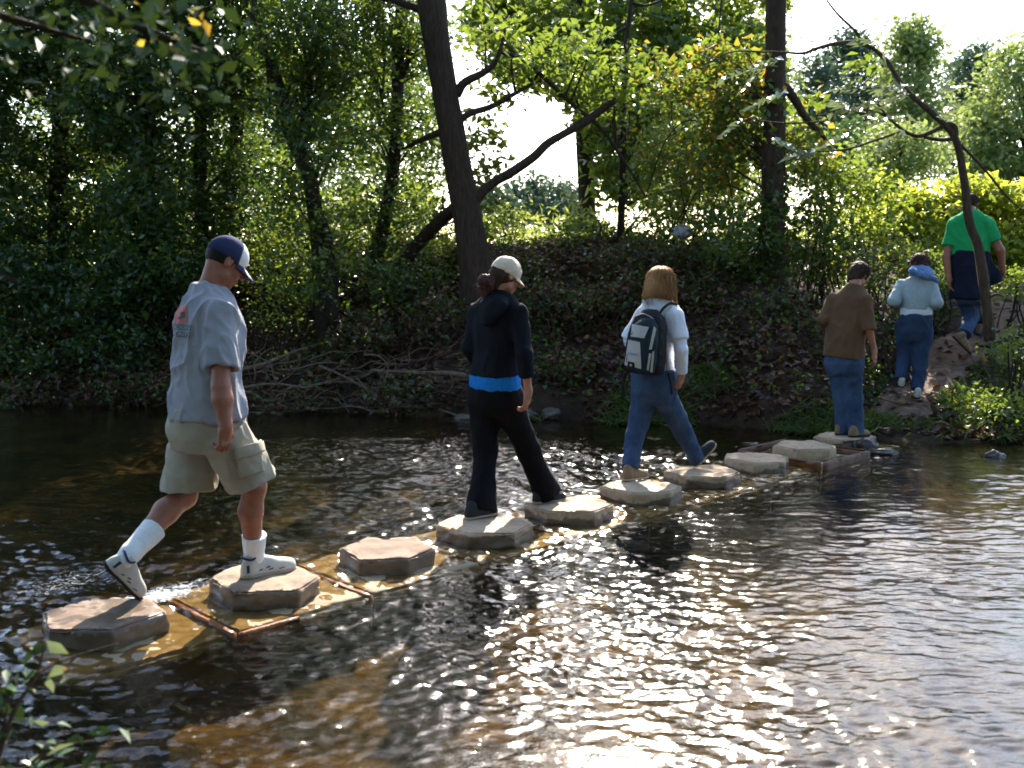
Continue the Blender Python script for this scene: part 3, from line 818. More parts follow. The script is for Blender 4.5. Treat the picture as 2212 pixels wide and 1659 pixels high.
G1 = 'dark shrubs under the trees on the left bank'
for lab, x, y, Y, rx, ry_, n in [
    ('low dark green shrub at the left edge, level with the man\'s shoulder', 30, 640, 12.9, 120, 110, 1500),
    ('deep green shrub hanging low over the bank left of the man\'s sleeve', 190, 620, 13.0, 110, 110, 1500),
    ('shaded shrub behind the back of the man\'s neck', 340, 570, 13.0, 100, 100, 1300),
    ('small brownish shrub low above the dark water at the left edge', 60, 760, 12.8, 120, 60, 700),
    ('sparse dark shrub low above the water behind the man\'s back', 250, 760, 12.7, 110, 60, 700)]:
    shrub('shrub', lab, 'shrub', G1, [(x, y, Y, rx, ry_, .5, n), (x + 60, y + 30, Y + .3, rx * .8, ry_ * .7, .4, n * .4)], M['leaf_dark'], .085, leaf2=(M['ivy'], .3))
G2 = 'green shrubs among the middle trunks'
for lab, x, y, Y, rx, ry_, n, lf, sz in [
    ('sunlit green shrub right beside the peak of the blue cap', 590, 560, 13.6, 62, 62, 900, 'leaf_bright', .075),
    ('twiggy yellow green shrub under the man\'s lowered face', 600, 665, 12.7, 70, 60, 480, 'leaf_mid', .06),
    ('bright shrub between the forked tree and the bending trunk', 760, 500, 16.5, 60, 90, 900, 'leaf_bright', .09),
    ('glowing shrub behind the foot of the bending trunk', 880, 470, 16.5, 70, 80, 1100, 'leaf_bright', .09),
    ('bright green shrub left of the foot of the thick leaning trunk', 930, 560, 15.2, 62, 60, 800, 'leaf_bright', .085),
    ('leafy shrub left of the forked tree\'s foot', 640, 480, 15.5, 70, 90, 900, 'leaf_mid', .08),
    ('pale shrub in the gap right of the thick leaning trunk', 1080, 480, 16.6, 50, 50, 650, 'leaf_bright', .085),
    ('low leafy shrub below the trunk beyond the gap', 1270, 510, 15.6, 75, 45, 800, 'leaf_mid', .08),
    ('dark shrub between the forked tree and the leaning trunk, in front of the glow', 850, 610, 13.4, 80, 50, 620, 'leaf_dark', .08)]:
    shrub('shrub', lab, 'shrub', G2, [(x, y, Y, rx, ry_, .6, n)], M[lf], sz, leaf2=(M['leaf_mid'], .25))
G3 = 'shrubs and vines round the straight trunk'
for lab, x, y, Y, rx, ry_, n, lf, sz, l2 in [
    ('vine tangle with yellowing leaves hanging left of the straight trunk', 1500, 380, 14.4, 110, 110, 1500, 'leaf_mid', .095, 'autumn'),
    ('dense dark green vine mass at the foot of the straight trunk', 1610, 520, 13.0, 90, 95, 1700, 'ivy', .09, 'leaf_mid'),
    ('dark climbing vine wrapped on the right of the straight trunk', 1750, 520, 13.3, 85, 110, 1700, 'ivy', .09, 'leaf_mid'),
    ('leafy bough crowned shrub right of the straight trunk, below its hooked branch', 1790, 380, 13.6, 90, 60, 1100, 'leaf_mid', .095, 'leaf_bright'),
    ('yellow flecked shrub left of the yellow vine wall', 1865, 450, 13.6, 70, 70, 1000, 'leaf_mid', .095, 'leaf_yellow'),
    ('brown flecked shrub behind the heads of the brown sweater and the scarf', 1890, 560, 12.9, 75, 65, 900, 'leaf_mid', .075, 'litter'),
    ('small shrub beside the white sack', 1420, 500, 14.6, 60, 45, 600, 'leaf_mid', .08, 'leaf_bright'),
    ('green shrub between the white sack and the straight trunk', 1545, 490, 14.0, 55, 50, 700, 'leaf_mid', .08, 'leaf_bright'),
    ('airy pale bush in the light behind the hanging vines', 1440, 370, 18.5, 130, 110, 1500, 'leaf_bright', .11, 'leaf_pale'),
    ('airy pale bush in the light behind the straight trunk', 1640, 330, 18.5, 110, 140, 1500, 'leaf_bright', .11, 'leaf_pale')]:
    shrub('shrub', lab, 'shrub', G3, [(x, y, Y, rx, ry_, .6, n)], M[lf], sz, leaf2=(M[l2], .3))
G4 = 'yellow vines behind the man in green'
for lab, x, y, Y, rx, ry_, n in [
    ('yellow vine bush left of the green shirt', 1975, 470, 14.6, 80, 75, 1300),
    ('yellow vine bush behind the head of the man in green', 2090, 450, 14.9, 80, 70, 1300),
    ('yellow vine bush right of the green shirt at the frame edge', 2200, 470, 14.7, 70, 80, 1200)]:
    shrub('vine_bush', lab, 'bush', G4, [(x, y, Y, rx, ry_, .5, n), (x + 10, y + 80, Y - .5, rx * .9, 45, .4, n * .5)], M['leaf_yellow'], .15, leaf2=(M['leaf_bright'], .3))
for lab, x, y, Y, rx, ry_, n in [
    ('green weedy clump below the yellow vines at the right edge', 2195, 615, 12.6, 50, 40, 500),
    ('leafy clump between the scarf wearer and the man in green', 2020, 585, 12.6, 40, 50, 420),
    ('sunlit weedy clump right of the sapling\'s foot', 2185, 740, 10.6, 45, 45, 330),
    ('low weedy clump by the water at the right edge', 2150, 880, 9.95, 85, 42, 520)]:
    shrub('weed_clump', lab, 'plant', 'weedy clumps beside the dirt path', [(x, y, Y, rx, ry_, .3, n)], M['leaf_mid'], .06, 6, leaf2=(M['leaf_bright'], .4), sig=.08)

# hanging vine stems in the middle right
def vine(label, pts, r, n, lf):
    pts3 = [P(*p) for p in pts]
    root = empty('vine', tuple(pts3[-1])); put(root, label, 'vine', 'bare vines among the middle trees')
    tb = Tubes(); p = tb.add(pts3, np.linspace(r, r * .5, len(pts3)), 5, 6); tb.build('stem', M['bark_dark'], root)
    if n:
        A = p[RNG.integers(0, len(p), n)] + RNG.normal(size=(n, 3)) * .07
        leaves('foliage', A, .09, M[lf], root)
vine('dark vine dropping straight down, left of the straight trunk', [(1560, -20, 13.5), (1548, 150, 13.4), (1552, 300, 13.4), (1580, 420, 13.3), (1590, 560, 13.2)], .012, 30, 'leaf_mid')
vine('slanting vine crossing behind the hanging leaves', [(1395, 424, 13.8), (1440, 300, 13.8), (1500, 260, 13.7), (1560, 330, 13.6), (1600, 480, 13.5)], .010, 20, 'autumn')
vine('pale thin vine arching from the bough toward the straight trunk', [(1222, 300, 12.6), (1300, 334, 12.4), (1380, 330, 12.3), (1470, 280, 12.2), (1560, 210, 12.2), (1660, 130, 12.2)], .007, 6, 'leaf_mid')
vine('thin vine hanging beside the shorter dark trunk', [(1470, 120, 14.5), (1450, 250, 14.5), (1480, 350, 14.4), (1460, 470, 14.3), (1450, 540, 14.3)], .009, 24, 'leaf_mid')
vine('short stem hanging from the slanting bough into the bright gap', [(1208, 300, 13.2), (1200, 350, 13.2), (1184, 380, 13.2), (1150, 400, 13.2)], .007, 3, 'leaf_mid')

# --- trees far off
def conifer(label, x, base_y, top_y, Y, halfw, group):
    b, t = P(x, base_y, Y), P(x, top_y, Y)
    gz = float(height(b[0], b[1])); H = t[2] - gz
    root = empty('conifer', (b[0], b[1], gz)); put(root, label, 'conifer', group)
    rng = np.random.default_rng(int(x)); tb = Tubes()
    tb.add([(b[0], b[1], gz - .2), (b[0], b[1], gz + H * .6), t], [.02 * H, .012 * H, .02], 7, 4); tb.build('trunk', M['bark_dark'], root)
    w = halfw * Y / FPX; C = []
    k = 0
    for lev in np.linspace(.10, 1, 26):
        r = w * (1 - lev) ** .62 * rng.uniform(.75, 1.25) + .12
        for a in rng.uniform(0, 2 * PI, 9 if lev < .8 else 6):
            rr = r * rng.uniform(.7, 1.15); n = max(14, int(64 * rr / w))
            s = np.sqrt(rng.uniform(.05, 1, n))
            p = np.stack([b[0] + np.cos(a) * rr * s, b[1] + np.sin(a) * rr * s, gz + lev * H + .10 * rr * s + .35 * rng.normal(size=n) * .5], 1)
            C.append(p + rng.normal(size=(n, 3)) * .10 * max(w, 1))
    leaves('crown', np.vstack(C), Y * .0095, M['needle'], root, aspect=.4, droop=.1, rng=rng)
def broad(label, x, y, Y, rx, ry_, n, leaf, size, group, extra=()):
    c, r = blob_px(x, y, Y, rx, ry_)
    gz = float(height(c[0], c[1])); rng = np.random.default_rng(int(x * 3 + y))
    root = empty('tree', (c[0], c[1], gz)); put(root, label, 'tree', group)
    tb = Tubes(); tb.add([(c[0], c[1], gz - .3), (c[0] + .1, c[1], (gz + c[2]) / 2), (c[0], c[1], c[2] + r[2] * .6)], [r[0] * .09, r[0] * .06, .03], 8, 4)
    A = []
    for b in [(x, y, Y, rx, ry_, None, n)] + list(extra):
        cc, rr = blob_px(b[0], b[1], b[2], b[3], b[4])
        p, ce = clumps(cc, (rr[0], rr[0], rr[2]), int(b[6]), 26, .05 * Y ** .5 * 1.2, rng, .5); A.append(p)
        for q in ce[::9]: tb.add([(c[0], c[1], max(gz, q[2] - rr[2] * .5)), (c[0] + q[0]) / 2 * np.array([1, 0, 0]) + np.array([0, (c[1] + q[1]) / 2, q[2] - rr[2] * .15]), q], [r[0] * .03, r[0] * .02, .02], 4, 3)
    leaves('crown', np.vstack(A), size, M[leaf], root, rng=rng)
    tb.build('trunk', M['bark'], root)
GF = 'trees beyond the meadow'
broad('dark pine directly right of the straight trunk\'s top', 1765, 230, 58, 55, 110, 3200, 'needle', .34, GF, [(1775, 330, 58, 80, 70, None, 1800)])
broad('dark pine with a rounded tip between the straight trunk and the pale poplar', 1840, 190, 62, 62, 115, 4200, 'needle', .36, GF, [(1835, 320, 62, 95, 90, None, 2600), (1838, 90, 62, 26, 30, None, 400)])
conifer('dark conifer peeping above the rounded grey green tree, left of the sapling bend', 1900, 480, 150, 60, 50, GF)
broad('dark pine between the pale poplar and the bright tree at the right edge', 2110, 190, 66, 50, 90, 2600, 'needle', .38, GF, [(2100, 300, 66, 80, 90, None, 1800)])
broad('blunt small pine just right of the pale poplar', 2062, 210, 70, 40, 70, 1500, 'needle', .38, GF, [(2050, 310, 70, 70, 80, None, 1200)])
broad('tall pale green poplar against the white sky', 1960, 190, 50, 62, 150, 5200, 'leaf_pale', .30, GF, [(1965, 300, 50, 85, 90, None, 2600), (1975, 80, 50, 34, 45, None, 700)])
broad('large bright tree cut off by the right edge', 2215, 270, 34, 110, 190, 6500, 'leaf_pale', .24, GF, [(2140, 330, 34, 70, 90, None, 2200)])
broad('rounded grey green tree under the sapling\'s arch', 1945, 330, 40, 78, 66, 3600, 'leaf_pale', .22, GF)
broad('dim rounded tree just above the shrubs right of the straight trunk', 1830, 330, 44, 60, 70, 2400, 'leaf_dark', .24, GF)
for k, (lab, x, top) in enumerate([('small distant conifer in the gap nearest the thick leaning trunk', 1075, 408), ('small distant conifer left of the tallest one in the gap', 1112, 398), ('tallest distant conifer in the middle of the gap', 1152, 378),
                      ('distant conifer in the gap left of the shorter dark trunk', 1192, 386), ('distant conifer in the gap touching the shorter dark trunk', 1226, 396), ('distant dark conifer seen through the left wood above the bending trunk\'s foot', 760, 392), ('distant dark conifer left of the thick leaning trunk', 900, 400)]):
    broad(lab, x, (top + 490) / 2, 84 + 3 * k, 22, (490 - top) / 2, 900, 'needle', .5, 'distant conifers seen through the gap', [(x + 8, 450, 84 + 3 * k, 34, 34, None, 600), (x - 4, top + 4, 84 + 3 * k, 8, 12, None, 60)])
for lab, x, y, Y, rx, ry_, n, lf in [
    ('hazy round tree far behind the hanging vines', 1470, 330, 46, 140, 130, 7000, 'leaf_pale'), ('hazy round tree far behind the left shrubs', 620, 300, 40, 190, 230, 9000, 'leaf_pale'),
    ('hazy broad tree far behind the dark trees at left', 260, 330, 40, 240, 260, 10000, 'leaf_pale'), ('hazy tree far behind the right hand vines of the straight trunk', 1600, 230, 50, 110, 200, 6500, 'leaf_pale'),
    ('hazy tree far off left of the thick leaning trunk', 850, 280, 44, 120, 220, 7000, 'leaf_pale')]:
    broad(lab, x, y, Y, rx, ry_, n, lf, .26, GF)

# --- meadow weeds, ivy, litter, bank grass (nobody could count them)
def scatter_xy(n, x0, x1, y0, y1, dens, rng=RNG):
    x = rng.uniform(x0, x1, n); y = rng.uniform(y0, y1, n)
    k = rng.uniform(size=n) < dens(x, y)
    return x[k], y[k]
def on_bank(n, x0, x1, d0, d1, dens):
    x = RNG.uniform(x0, x1, n); d = RNG.uniform(d0, d1, n); y = ybank(x) + d
    k = RNG.uniform(size=n) < dens(x, d, y)
    return x[k], y[k], d[k]
def off_path(x, d): return np.abs(x - pathx(d)) > .26 + .04 * d + .15 * np.abs(vnoise(d * 3.1, x * 0 + 2.2, 52))
x = RNG.uniform(-1, 1, 26000); y = 16.5 + 34 * RNG.uniform(size=26000) ** 1.5; x = x * (7 + y * .55)
hgt = .75 * RNG.uniform(size=len(x)) ** .7
A = np.stack([x, y, height(x, y) + hgt * (1 + .5 * vnoise(x * .5, y * .5, 30))], 1)
put(leaves('weeds', A, .20, M['weed'], aspect=.26, droop=-.9, upbias=.1), kind='stuff')
A = np.stack([RNG.uniform(-17, 24, 16000), RNG.uniform(23, 31, 16000), RNG.uniform(size=16000)], 1)
A[:, 2] = 1.0 + A[:, 2] ** .8 * (1.75 + .9 * vnoise(A[:, 0] * .45, A[:, 1] * .3, 60))
put(leaves('meadow_thicket', A, .27, M['leaf_bright'], droop=-.2), kind='stuff')
x, y, d = on_bank(76000, -10, 9, .1, 7.5, lambda x, d, y: np.clip(.08 + .9 * vnoise(x * .9, y * .9, 31), 0, 1) * off_path(x, d) * np.where(d < .5, .4, 1))
A = np.stack([x, y, height(x, y) + .02 + .16 * RNG.uniform(size=len(x)) ** 2], 1)
put(leaves('ivy', A, .075, M['ivy'], upbias=1.0, droop=.1, aspect=.8), kind='stuff')
x, y, d = on_bank(24000, -10, 9, .2, 7.5, lambda x, d, y: np.clip(.1 + .9 * vnoise(x * .8 + 9, y * .8, 32), 0, 1) * off_path(x, d))
A = np.stack([x, y, height(x, y) + .05 + .28 * RNG.uniform(size=len(x)) ** 2], 1)
put(leaves('undergrowth', A, .07, M['leaf_mid'], upbias=.8, droop=.1, aspect=.6), kind='stuff')
x, y, d = on_bank(62000, -10, 9, .02, 7.5, lambda x, d, y: np.clip(.55 + .8 * vnoise(x * .7 + 4, y * .7, 33), 0, 1) * np.where(off_path(x, d), 1, .3))
A = np.stack([x, y, height(x, y) + .015 + .07 * RNG.uniform(size=len(x)) ** 3], 1)
put(leaves('fallen_leaves', A, .12, M['litter'], upbias=1.3, droop=.0, aspect=.6, spread=.5), kind='stuff')
x, y, d = on_bank(20000, -.2, 8, -.10, .6, lambda x, d, y: np.clip(.35 + 1.1 * vnoise(x * 1.3, y * 1.3, 34), 0, 1) * np.where(np.abs(x - 4.4) < .35, .15, 1))
A = np.stack([x, y, np.maximum(height(x, y), 0) + .05], 1)
put(leaves('bank_grass', A, .24, M['grass'], aspect=.07, upbias=.2, droop=-.45, spread=1.0), kind='stuff')
x, y, d = on_bank(16000, 4.6, 9, .3, 4.5, lambda x, d, y: np.clip(.5 + 1.0 * vnoise(x * 1.3, y * 1.3, 35), 0, 1) * off_path(x, d))
A = np.stack([x, y, height(x, y) + .05], 1)
put(leaves('path_side_grass', A, .20, M['grass'], aspect=.09, upbias=.2, droop=-.6), kind='stuff')
tb = Tubes()
for k in range(620):
    x = RNG.uniform(-9, 4); d = RNG.uniform(.02, 4.5) ** 1.0; y = float(ybank(x)) + d
    L = RNG.uniform(.25, 1.1); a = RNG.normal() * .7 + (0 if RNG.uniform() < .6 else 1.6)
    dx, dy = math.cos(a) * L / 2, math.sin(a) * L / 2 * .6
    z0, z1 = float(height(x - dx, y - dy)) + RNG.uniform(0, .12), float(height(x + dx, y + dy)) + RNG.uniform(0, .3)
    r = RNG.uniform(.003, .010)
    tb.add([(x - dx, y - dy, z0), (x + RNG.normal() * .05, y, (z0 + z1) / 2 + RNG.uniform(0, .12)), (x + dx, y + dy, z1)], [r, r * .8, r * .4], 4, 2)
put(tb.build('twigs', M['bark']), kind='stuff')
tb = Tubes()
for k in range(900):
    x = RNG.uniform(-8, 8); d = RNG.uniform(.1, 5.5); y = float(ybank(x)) + d
    if abs(x - pathx(d)) < .5 or vnoise(np.array([x * .8]), np.array([y * .8]), 53)[0] < -.25: continue
    L = RNG.uniform(.25, .85); a = RNG.normal(size=2) * .32; z = float(height(x, y)) - .02; r = RNG.uniform(.002, .0055)
    tb.add([(x, y, z), (x + a[0] * L * .4, y + a[1] * L * .4, z + L * .6), (x + a[0] * L * 1.3, y + a[1] * L * 1.3, z + L * RNG.uniform(.7, 1))], [r, r * .8, r * .4], 3, 3)
put(tb.build('dead_stalks', M['bark_pale']), kind='stuff')

G5 = 'brambles on the slope of the far bank'
for lab, x, y, Y, rx, ry_, n in [
    ('bramble low on the slope right behind the cream cap', 1165, 640, 13.0, 75, 45, 800), ('bramble between the woman in black and the blond hair, halfway up the slope', 1265, 660, 12.8, 80, 45, 900),
    ('bramble behind the left shoulder of the backpack wearer', 1345, 640, 12.9, 60, 50, 800), ('bramble on the crest directly under the white sack', 1460, 560, 13.6, 80, 34, 800),
    ('bramble right of the blond hair', 1530, 640, 12.8, 75, 50, 900), ('bramble at the foot of the straight trunk, beside the brown sweater', 1690, 680, 12.2, 75, 55, 1000),
    ('dark bramble near the water between the woman in black and the backpack', 1240, 790, 11.9, 85, 45, 700), ('dark bramble near the water right of the white sleeve', 1560, 770, 11.8, 90, 45, 800),
    ('bramble on the brown mound left of the white sack', 1350, 565, 13.7, 80, 36, 800), ('bramble on the crest right behind the leaning trunk', 1130, 575, 13.8, 70, 36, 700), ('low bramble halfway up the bank above the blond hair', 1410, 620, 13.0, 80, 40, 800),
    ('bramble above the fallen log', 1670, 775, 11.8, 70, 38, 600), ('bramble under the heap of driftwood beside the man\'s forearm', 640, 860, 11.9, 100, 34, 600),
    ('bramble at the water edge in the middle of the driftwood heap', 860, 855, 11.7, 90, 34, 700), ('bramble left of the woman in black at her shoulder', 940, 690, 12.7, 70, 55, 800),
    ('bramble below the forked tree\'s foot', 780, 720, 12.6, 80, 45, 700), ('shaded bramble overhanging the water behind the man\'s back', 300, 840, 12.3, 110, 34, 800),
    ('shaded bramble overhanging the dark water at the left edge', 80, 850, 12.5, 120, 34, 800), ('bramble between the brown sweater and the dirt path', 1915, 690, 11.9, 50, 50, 600)]:
    shrub('bramble', lab, 'bramble', G5, [(x, y, Y, rx, ry_, .45, n)], M['litter'], .08, 14, M['bark_pale'], leaf2=(M['ivy'], .45), sig=.10)
# ivy climbing the straight trunk
iv = empty('climbing_ivy', tuple(P(1668, 640, 12.85))); put(iv, 'dark ivy climbing the lower half of the straight trunk', 'ivy')
A = []
for k in range(900):
    y = 300 + 350 * RNG.uniform() ** .7; a = RNG.uniform(0, 2 * PI); c = P(1668, y, 13.0); rr = .15 + .10 * RNG.uniform() * (.4 + vnoise(np.array([a * 1.5]), np.array([y * .02]), 50)[0] + .5)
    if vnoise(np.array([a * 1.2]), np.array([y * .018]), 51)[0] > -.15: A.append(c + np.array([math.cos(a) * rr, math.sin(a) * rr, 0]))
leaves('foliage', np.array(A), .085, M['ivy'], iv)
tb = Tubes()
for q in (.4, 2.2, 4.4): tb.add([P(1668, y, 13.0) + np.array([math.cos(q + y * .004) * .16, math.sin(q + y * .004) * .16, 0]) for y in (640, 560, 480, 400, 330)], [.014, .012, .01, .008, .004], 5, 4)
tb.build('stem', M['bark_dark'], iv)

# --- driftwood and logs
def branch(label, pts, r0, r1, mat='driftwood', name='driftwood_branch', group='driftwood branches at the far water edge', cat='branch', seg=8, wob=.08):
    tb = Tubes(); p3 = [P(*p) for p in pts]
    tb.add(p3, np.linspace(r0, r1, len(p3)), seg, 6, wob, r0 * 50)
    o = tb.build(name, M[mat]); rebase(o, tuple(p3[0])); put(o, label, cat, group)
for lab, pts, r0, r1 in [
    ('long pale driftwood branch wavering at the man\'s elbow height, right of his sleeve', [(526, 838, 11.9), (568, 830, 11.9), (621, 832, 11.9), (660, 837, 11.9), (694, 828, 12), (740, 825, 12), (800, 830, 12.1)], .018, .012),
    ('kinked pale driftwood branch lowest beside the man\'s forearm', [(520, 846, 11.8), (546, 849, 11.8), (574, 866, 11.8), (610, 859, 11.8), (619, 842, 11.85), (640, 834, 11.9), (668, 842, 11.9)], .018, .010),
    ('dark driftwood branch rising to the forked tree\'s foot', [(500, 806, 12), (526, 798, 12), (576, 784, 12.1), (638, 759, 12.4), (700, 742, 12.7)], .03, .016),
    ('hooped thin driftwood branch right of the forked tree\'s foot', [(786, 766, 12), (817, 769, 12), (838, 792, 12), (831, 821, 11.9)], .012, .007),
    ('thick level driftwood branch reaching the hip of the woman in black', [(800, 800, 12), (862, 803, 12), (918, 806, 12), (968, 806, 11.9), (1008, 812, 11.8)], .016, .034),
    ('broken plank like driftwood chunk left of the blue shirt hem', [(936, 853, 11.8), (956, 838, 11.8), (976, 824, 11.9)], .03, .045),
    ('bowed pale twig just left of the woman in black', [(972, 806, 11.7), (979, 828, 11.7), (960, 856, 11.7)], .008, .005),
    ('short driftwood stick near the water under the heap', [(664, 881, 11.7), (720, 882, 11.7), (770, 872, 11.8)], .010, .006),
    ('slim driftwood stick leaning down right in the heap', [(770, 815, 11.9), (790, 840, 11.8), (806, 862, 11.7)], .008, .006),
    ('root like driftwood curl by the water left of the woman\'s black trousers', [(905, 880, 11.6), (940, 884, 11.6), (975, 893, 11.5), (1000, 905, 11.4)], .014, .012),
    ('driftwood branch crossing the heap from upper left to lower right', [(690, 790, 12.1), (740, 812, 12), (800, 846, 11.9), (850, 878, 11.7)], .016, .010)]:
    branch(lab, pts, r0, r1)
tb = Tubes()
for k in range(95):
    px = RNG.uniform(520, 1000); py = RNG.uniform(770, 900) ; Y = 12.35 - .75 * (py - 770) / 130 + RNG.uniform(-.15, .1)
    p0 = P(px, py, Y); L = RNG.uniform(.3, 1.0); a = RNG.normal() * .45; q = [p0]
    for j in range(4):
        a += RNG.normal() * .45; q.append(q[-1] + np.array([math.cos(a), RNG.normal() * .3, math.sin(a) * .8]) * L / 4)
    q = [np.array([v[0], v[1], max(v[2], max(float(height(v[0], v[1])), 0) + .02)]) for v in q]
    r = RNG.uniform(.003, .011); tb.add(q, [r, r, r * .9, r * .7, r * .4], 5, 3)
put(tb.build('driftwood_twigs', M['driftwood']), kind='stuff')
branch('short pale fallen log on the shady bank, left of the woman in brown', [(1626, 838, 11.45), (1670, 842, 11.4), (1705, 841, 11.35), (1742, 841, 11.3)], .022, .042, 'bark_pale', 'fallen_log', None, 'log', 10)
branch('thin dead branch lying above the fallen log', [(1640, 815, 11.6), (1690, 800, 11.7), (1735, 782, 11.9)], .016, .008, 'driftwood', 'dead_branch', None)
branch('dark leaning bough at the left edge behind the shrubs', [(-60, 580, 12.6), (0, 598, 12.6), (60, 616, 12.7), (130, 640, 12.9)], .085, .05, 'bark_dark', 'fallen_bough', None)
0 and branch('grey dead branch slanting behind the woman in the scarf toward the sapling', [(1955, 430, 13), (1990, 490, 12.8), (2020, 545, 12.6), (2040, 570, 12.5)], .03, .02, 'bark_dark', 'dead_branch', None)

def rock(label, px, py, Y, r, sq=(1, .8, .55), mat=None, seed=0):
    bm = bmesh.new(); bmesh.ops.create_icosphere(bm, subdivisions=4, radius=1)
    s = Vector((seed * 3.7, seed, 0))
    for v in bm.verts:
        n = v.co.normalized()
        k = 1 + .35 * noise.noise(n * 1.3 + s) + .12 * noise.noise(n * 4 + s)
        v.co = Vector((n.x * sq[0], n.y * sq[1], n.z * sq[2])) * r * k
    me = bpy.data.meshes.new('rock'); bm.to_mesh(me); bm.free()
    o = link('rock', me, mat or M['rock']); o.location = P(px, py, Y); put(o, label, 'rock', 'rocks at the far water edge')
M['rock'] = pbr('bank rock', [(.3, (.04, .032, .024)), (.6, (.09, .072, .055)), (.8, (.13, .11, .085))], 4, .7, .7, 20, .02)
M['rock_wet'] = pbr('wet dark rock', [(.3, (.02, .016, .012)), (.8, (.06, .045, .035))], 4, .3, .6, 20, .02)
rock('dark flat rock behind the knees of the woman in black', 1140, 896, 11.2, .10, mat=M['rock_wet'], seed=1)
rock('grey angular rock between the woman in black and the woman with the backpack', 1190, 894, 11.25, .11, (1, .8, .7), seed=2)
rock('reddish rock beside the black trousers at the water edge', 1004, 908, 11.3, .13, seed=3)
rock('small low rock at the water right of the backpack wearer\'s boot', 1440, 926, 10.85, .10, seed=4)
rock('dark wet rock under the corner of the last stepping stone', 1872, 968, 9.35, .13, (1, .8, .7), M['rock_wet'], 5)
rock('low dark rock in the ripples right of the last stepping stone', 1905, 978, 9.2, .10, (1.4, .7, .4), M['rock_wet'], 6)
rock('dark rock standing in the water near the right edge', 2148, 990, 9.1, .085, (1.2, .8, .9), M['rock_wet'], 7)
rock('small pale rock on the dark bank below the fallen log', 1760, 872, 10.9, .06, seed=8)

# --- leafy things near the lens
BY = 2.3
bough = empty('overhanging_bough', tuple(P(-160, -140, BY)))
put(bough, 'blurred leafy bough hanging into the top left corner, with a few orange leaves', 'branch')
tb = Tubes(); bl = []
for l in ([(-160, -140), (40, -60), (220, -20), (420, 0)], [(-160, -140), (-40, 10), (90, 60), (200, 90)], [(120, -40), (260, 40), (380, 90), (440, 110)]):
    bl.append(tb.add([P(x, y, BY + .05 * i) for i, (x, y) in enumerate(l)], np.linspace(.016, .004, len(l)), 6, 6))
tb.build('stem', M['bark_dark'], bough)
pp = np.vstack(bl); pp = pp[pp[:, 0] > -1.5]
A = pp[RNG.integers(0, len(pp), 360)] + RNG.normal(size=(360, 3)) * np.array([.07, .13, .06]) + np.array([0, 0, -.03])
leaves('foliage', A, .045, M['leaf_shade'], bough, aspect=.62, droop=.55, upbias=.5)
A = P(385, 78, BY + .1) + RNG.normal(size=(11, 3)) * np.array([.06, .05, .03])
leaves('foliage', A, .034, M['autumn'], bough, aspect=.5, droop=.7, upbias=.3)
fp = empty('bank_plant', tuple(P(-60, 1900, 2.25)))
put(fp, 'blurred leafy plant rising into the bottom left corner', 'plant')
tb = Tubes(); A = []; dd = []
for l, r in ([[(-60, 1900), (-10, 1660), (32, 1533), (77, 1462), (98, 1390)], .008], [[(20, 1700), (77, 1640), (140, 1610), (262, 1596)], .005], [[(-30, 1780), (60, 1700), (160, 1660), (270, 1640)], .005],
             [[(80, 1455), (112, 1437), (180, 1412), (256, 1390)], .004], [[(-80, 1800), (-20, 1650), (10, 1560), (20, 1500)], .006]):
    p = tb.add([P(x, y, 2.25 + .03 * i) for i, (x, y) in enumerate(l)], np.linspace(r, r * .4, len(l)), 6, 6)
    if r != .004:
        q = p[len(p) // 4:]
        for k in range(18 if r > .0055 else 14): A.append(q[RNG.integers(len(q))] + RNG.normal(size=3) * np.array([.022, .03, .022]))
tb.build('stem', M['bark_pale'], fp)
leaves('foliage', np.array(A), .05, M['leaf_shade'], fp, aspect=.5, droop=.1, upbias=.9)
leaves('foliage', np.array([P(124, 1400, 2.3), P(122, 1450, 2.3), P(138, 1468, 2.3), P(110, 1480, 2.3), P(88, 1560, 2.28), P(60, 1650, 2.25), P(130, 1615, 2.25)]), .055, M['leaf_silver'], fp, aspect=.5)

# white sack caught in the brush
bm = bmesh.new(); bmesh.ops.create_icosphere(bm, subdivisions=4, radius=1)
for v in bm.verts:
    n = v.co.normalized()
    k = 1 + .10 * noise.noise(n * 2.2) + .05 * noise.noise(n * 6) - .10 * math.exp(-((n.x - .15) / .08) ** 2)
    v.co = Vector((n.x * .155 * k, n.y * .13 * k, n.z * (.115 if n.z > 0 else .09) * k))
me = bpy.data.meshes.new('white_sack'); bm.to_mesh(me); bm.free()
M['sack'] = pbr('white sack', [(.3, (.36, .36, .38)), (.7, (.5, .5, .53))], 5, .6, .3, 20, .006)
o = link('white_sack', me, M['sack']); o.location = P(1474, 503, 14.1)
put(o, 'small white rounded sack caught in the brush on top of the bank', 'sack')

# unseen leaf mass added behind and above the camera to block sky light
A = np.stack([RNG.uniform(-20, 20, 16000), RNG.uniform(-13, 2.2, 16000), RNG.uniform(.5, 12, 16000)], 1)
A = A[(A[:, 2] > 5.2 + .25 * A[:, 1]) | (A[:, 1] < -4)]
put(leaves('added_shade_woods', A, .7, M['leaf_dark']), kind='stuff')

# ------------------------------------------------------------------ people: soft blended solids turned into meshes
f32 = np.float32
def nrm(v): v = np.asarray(v, float); return v / np.linalg.norm(v)

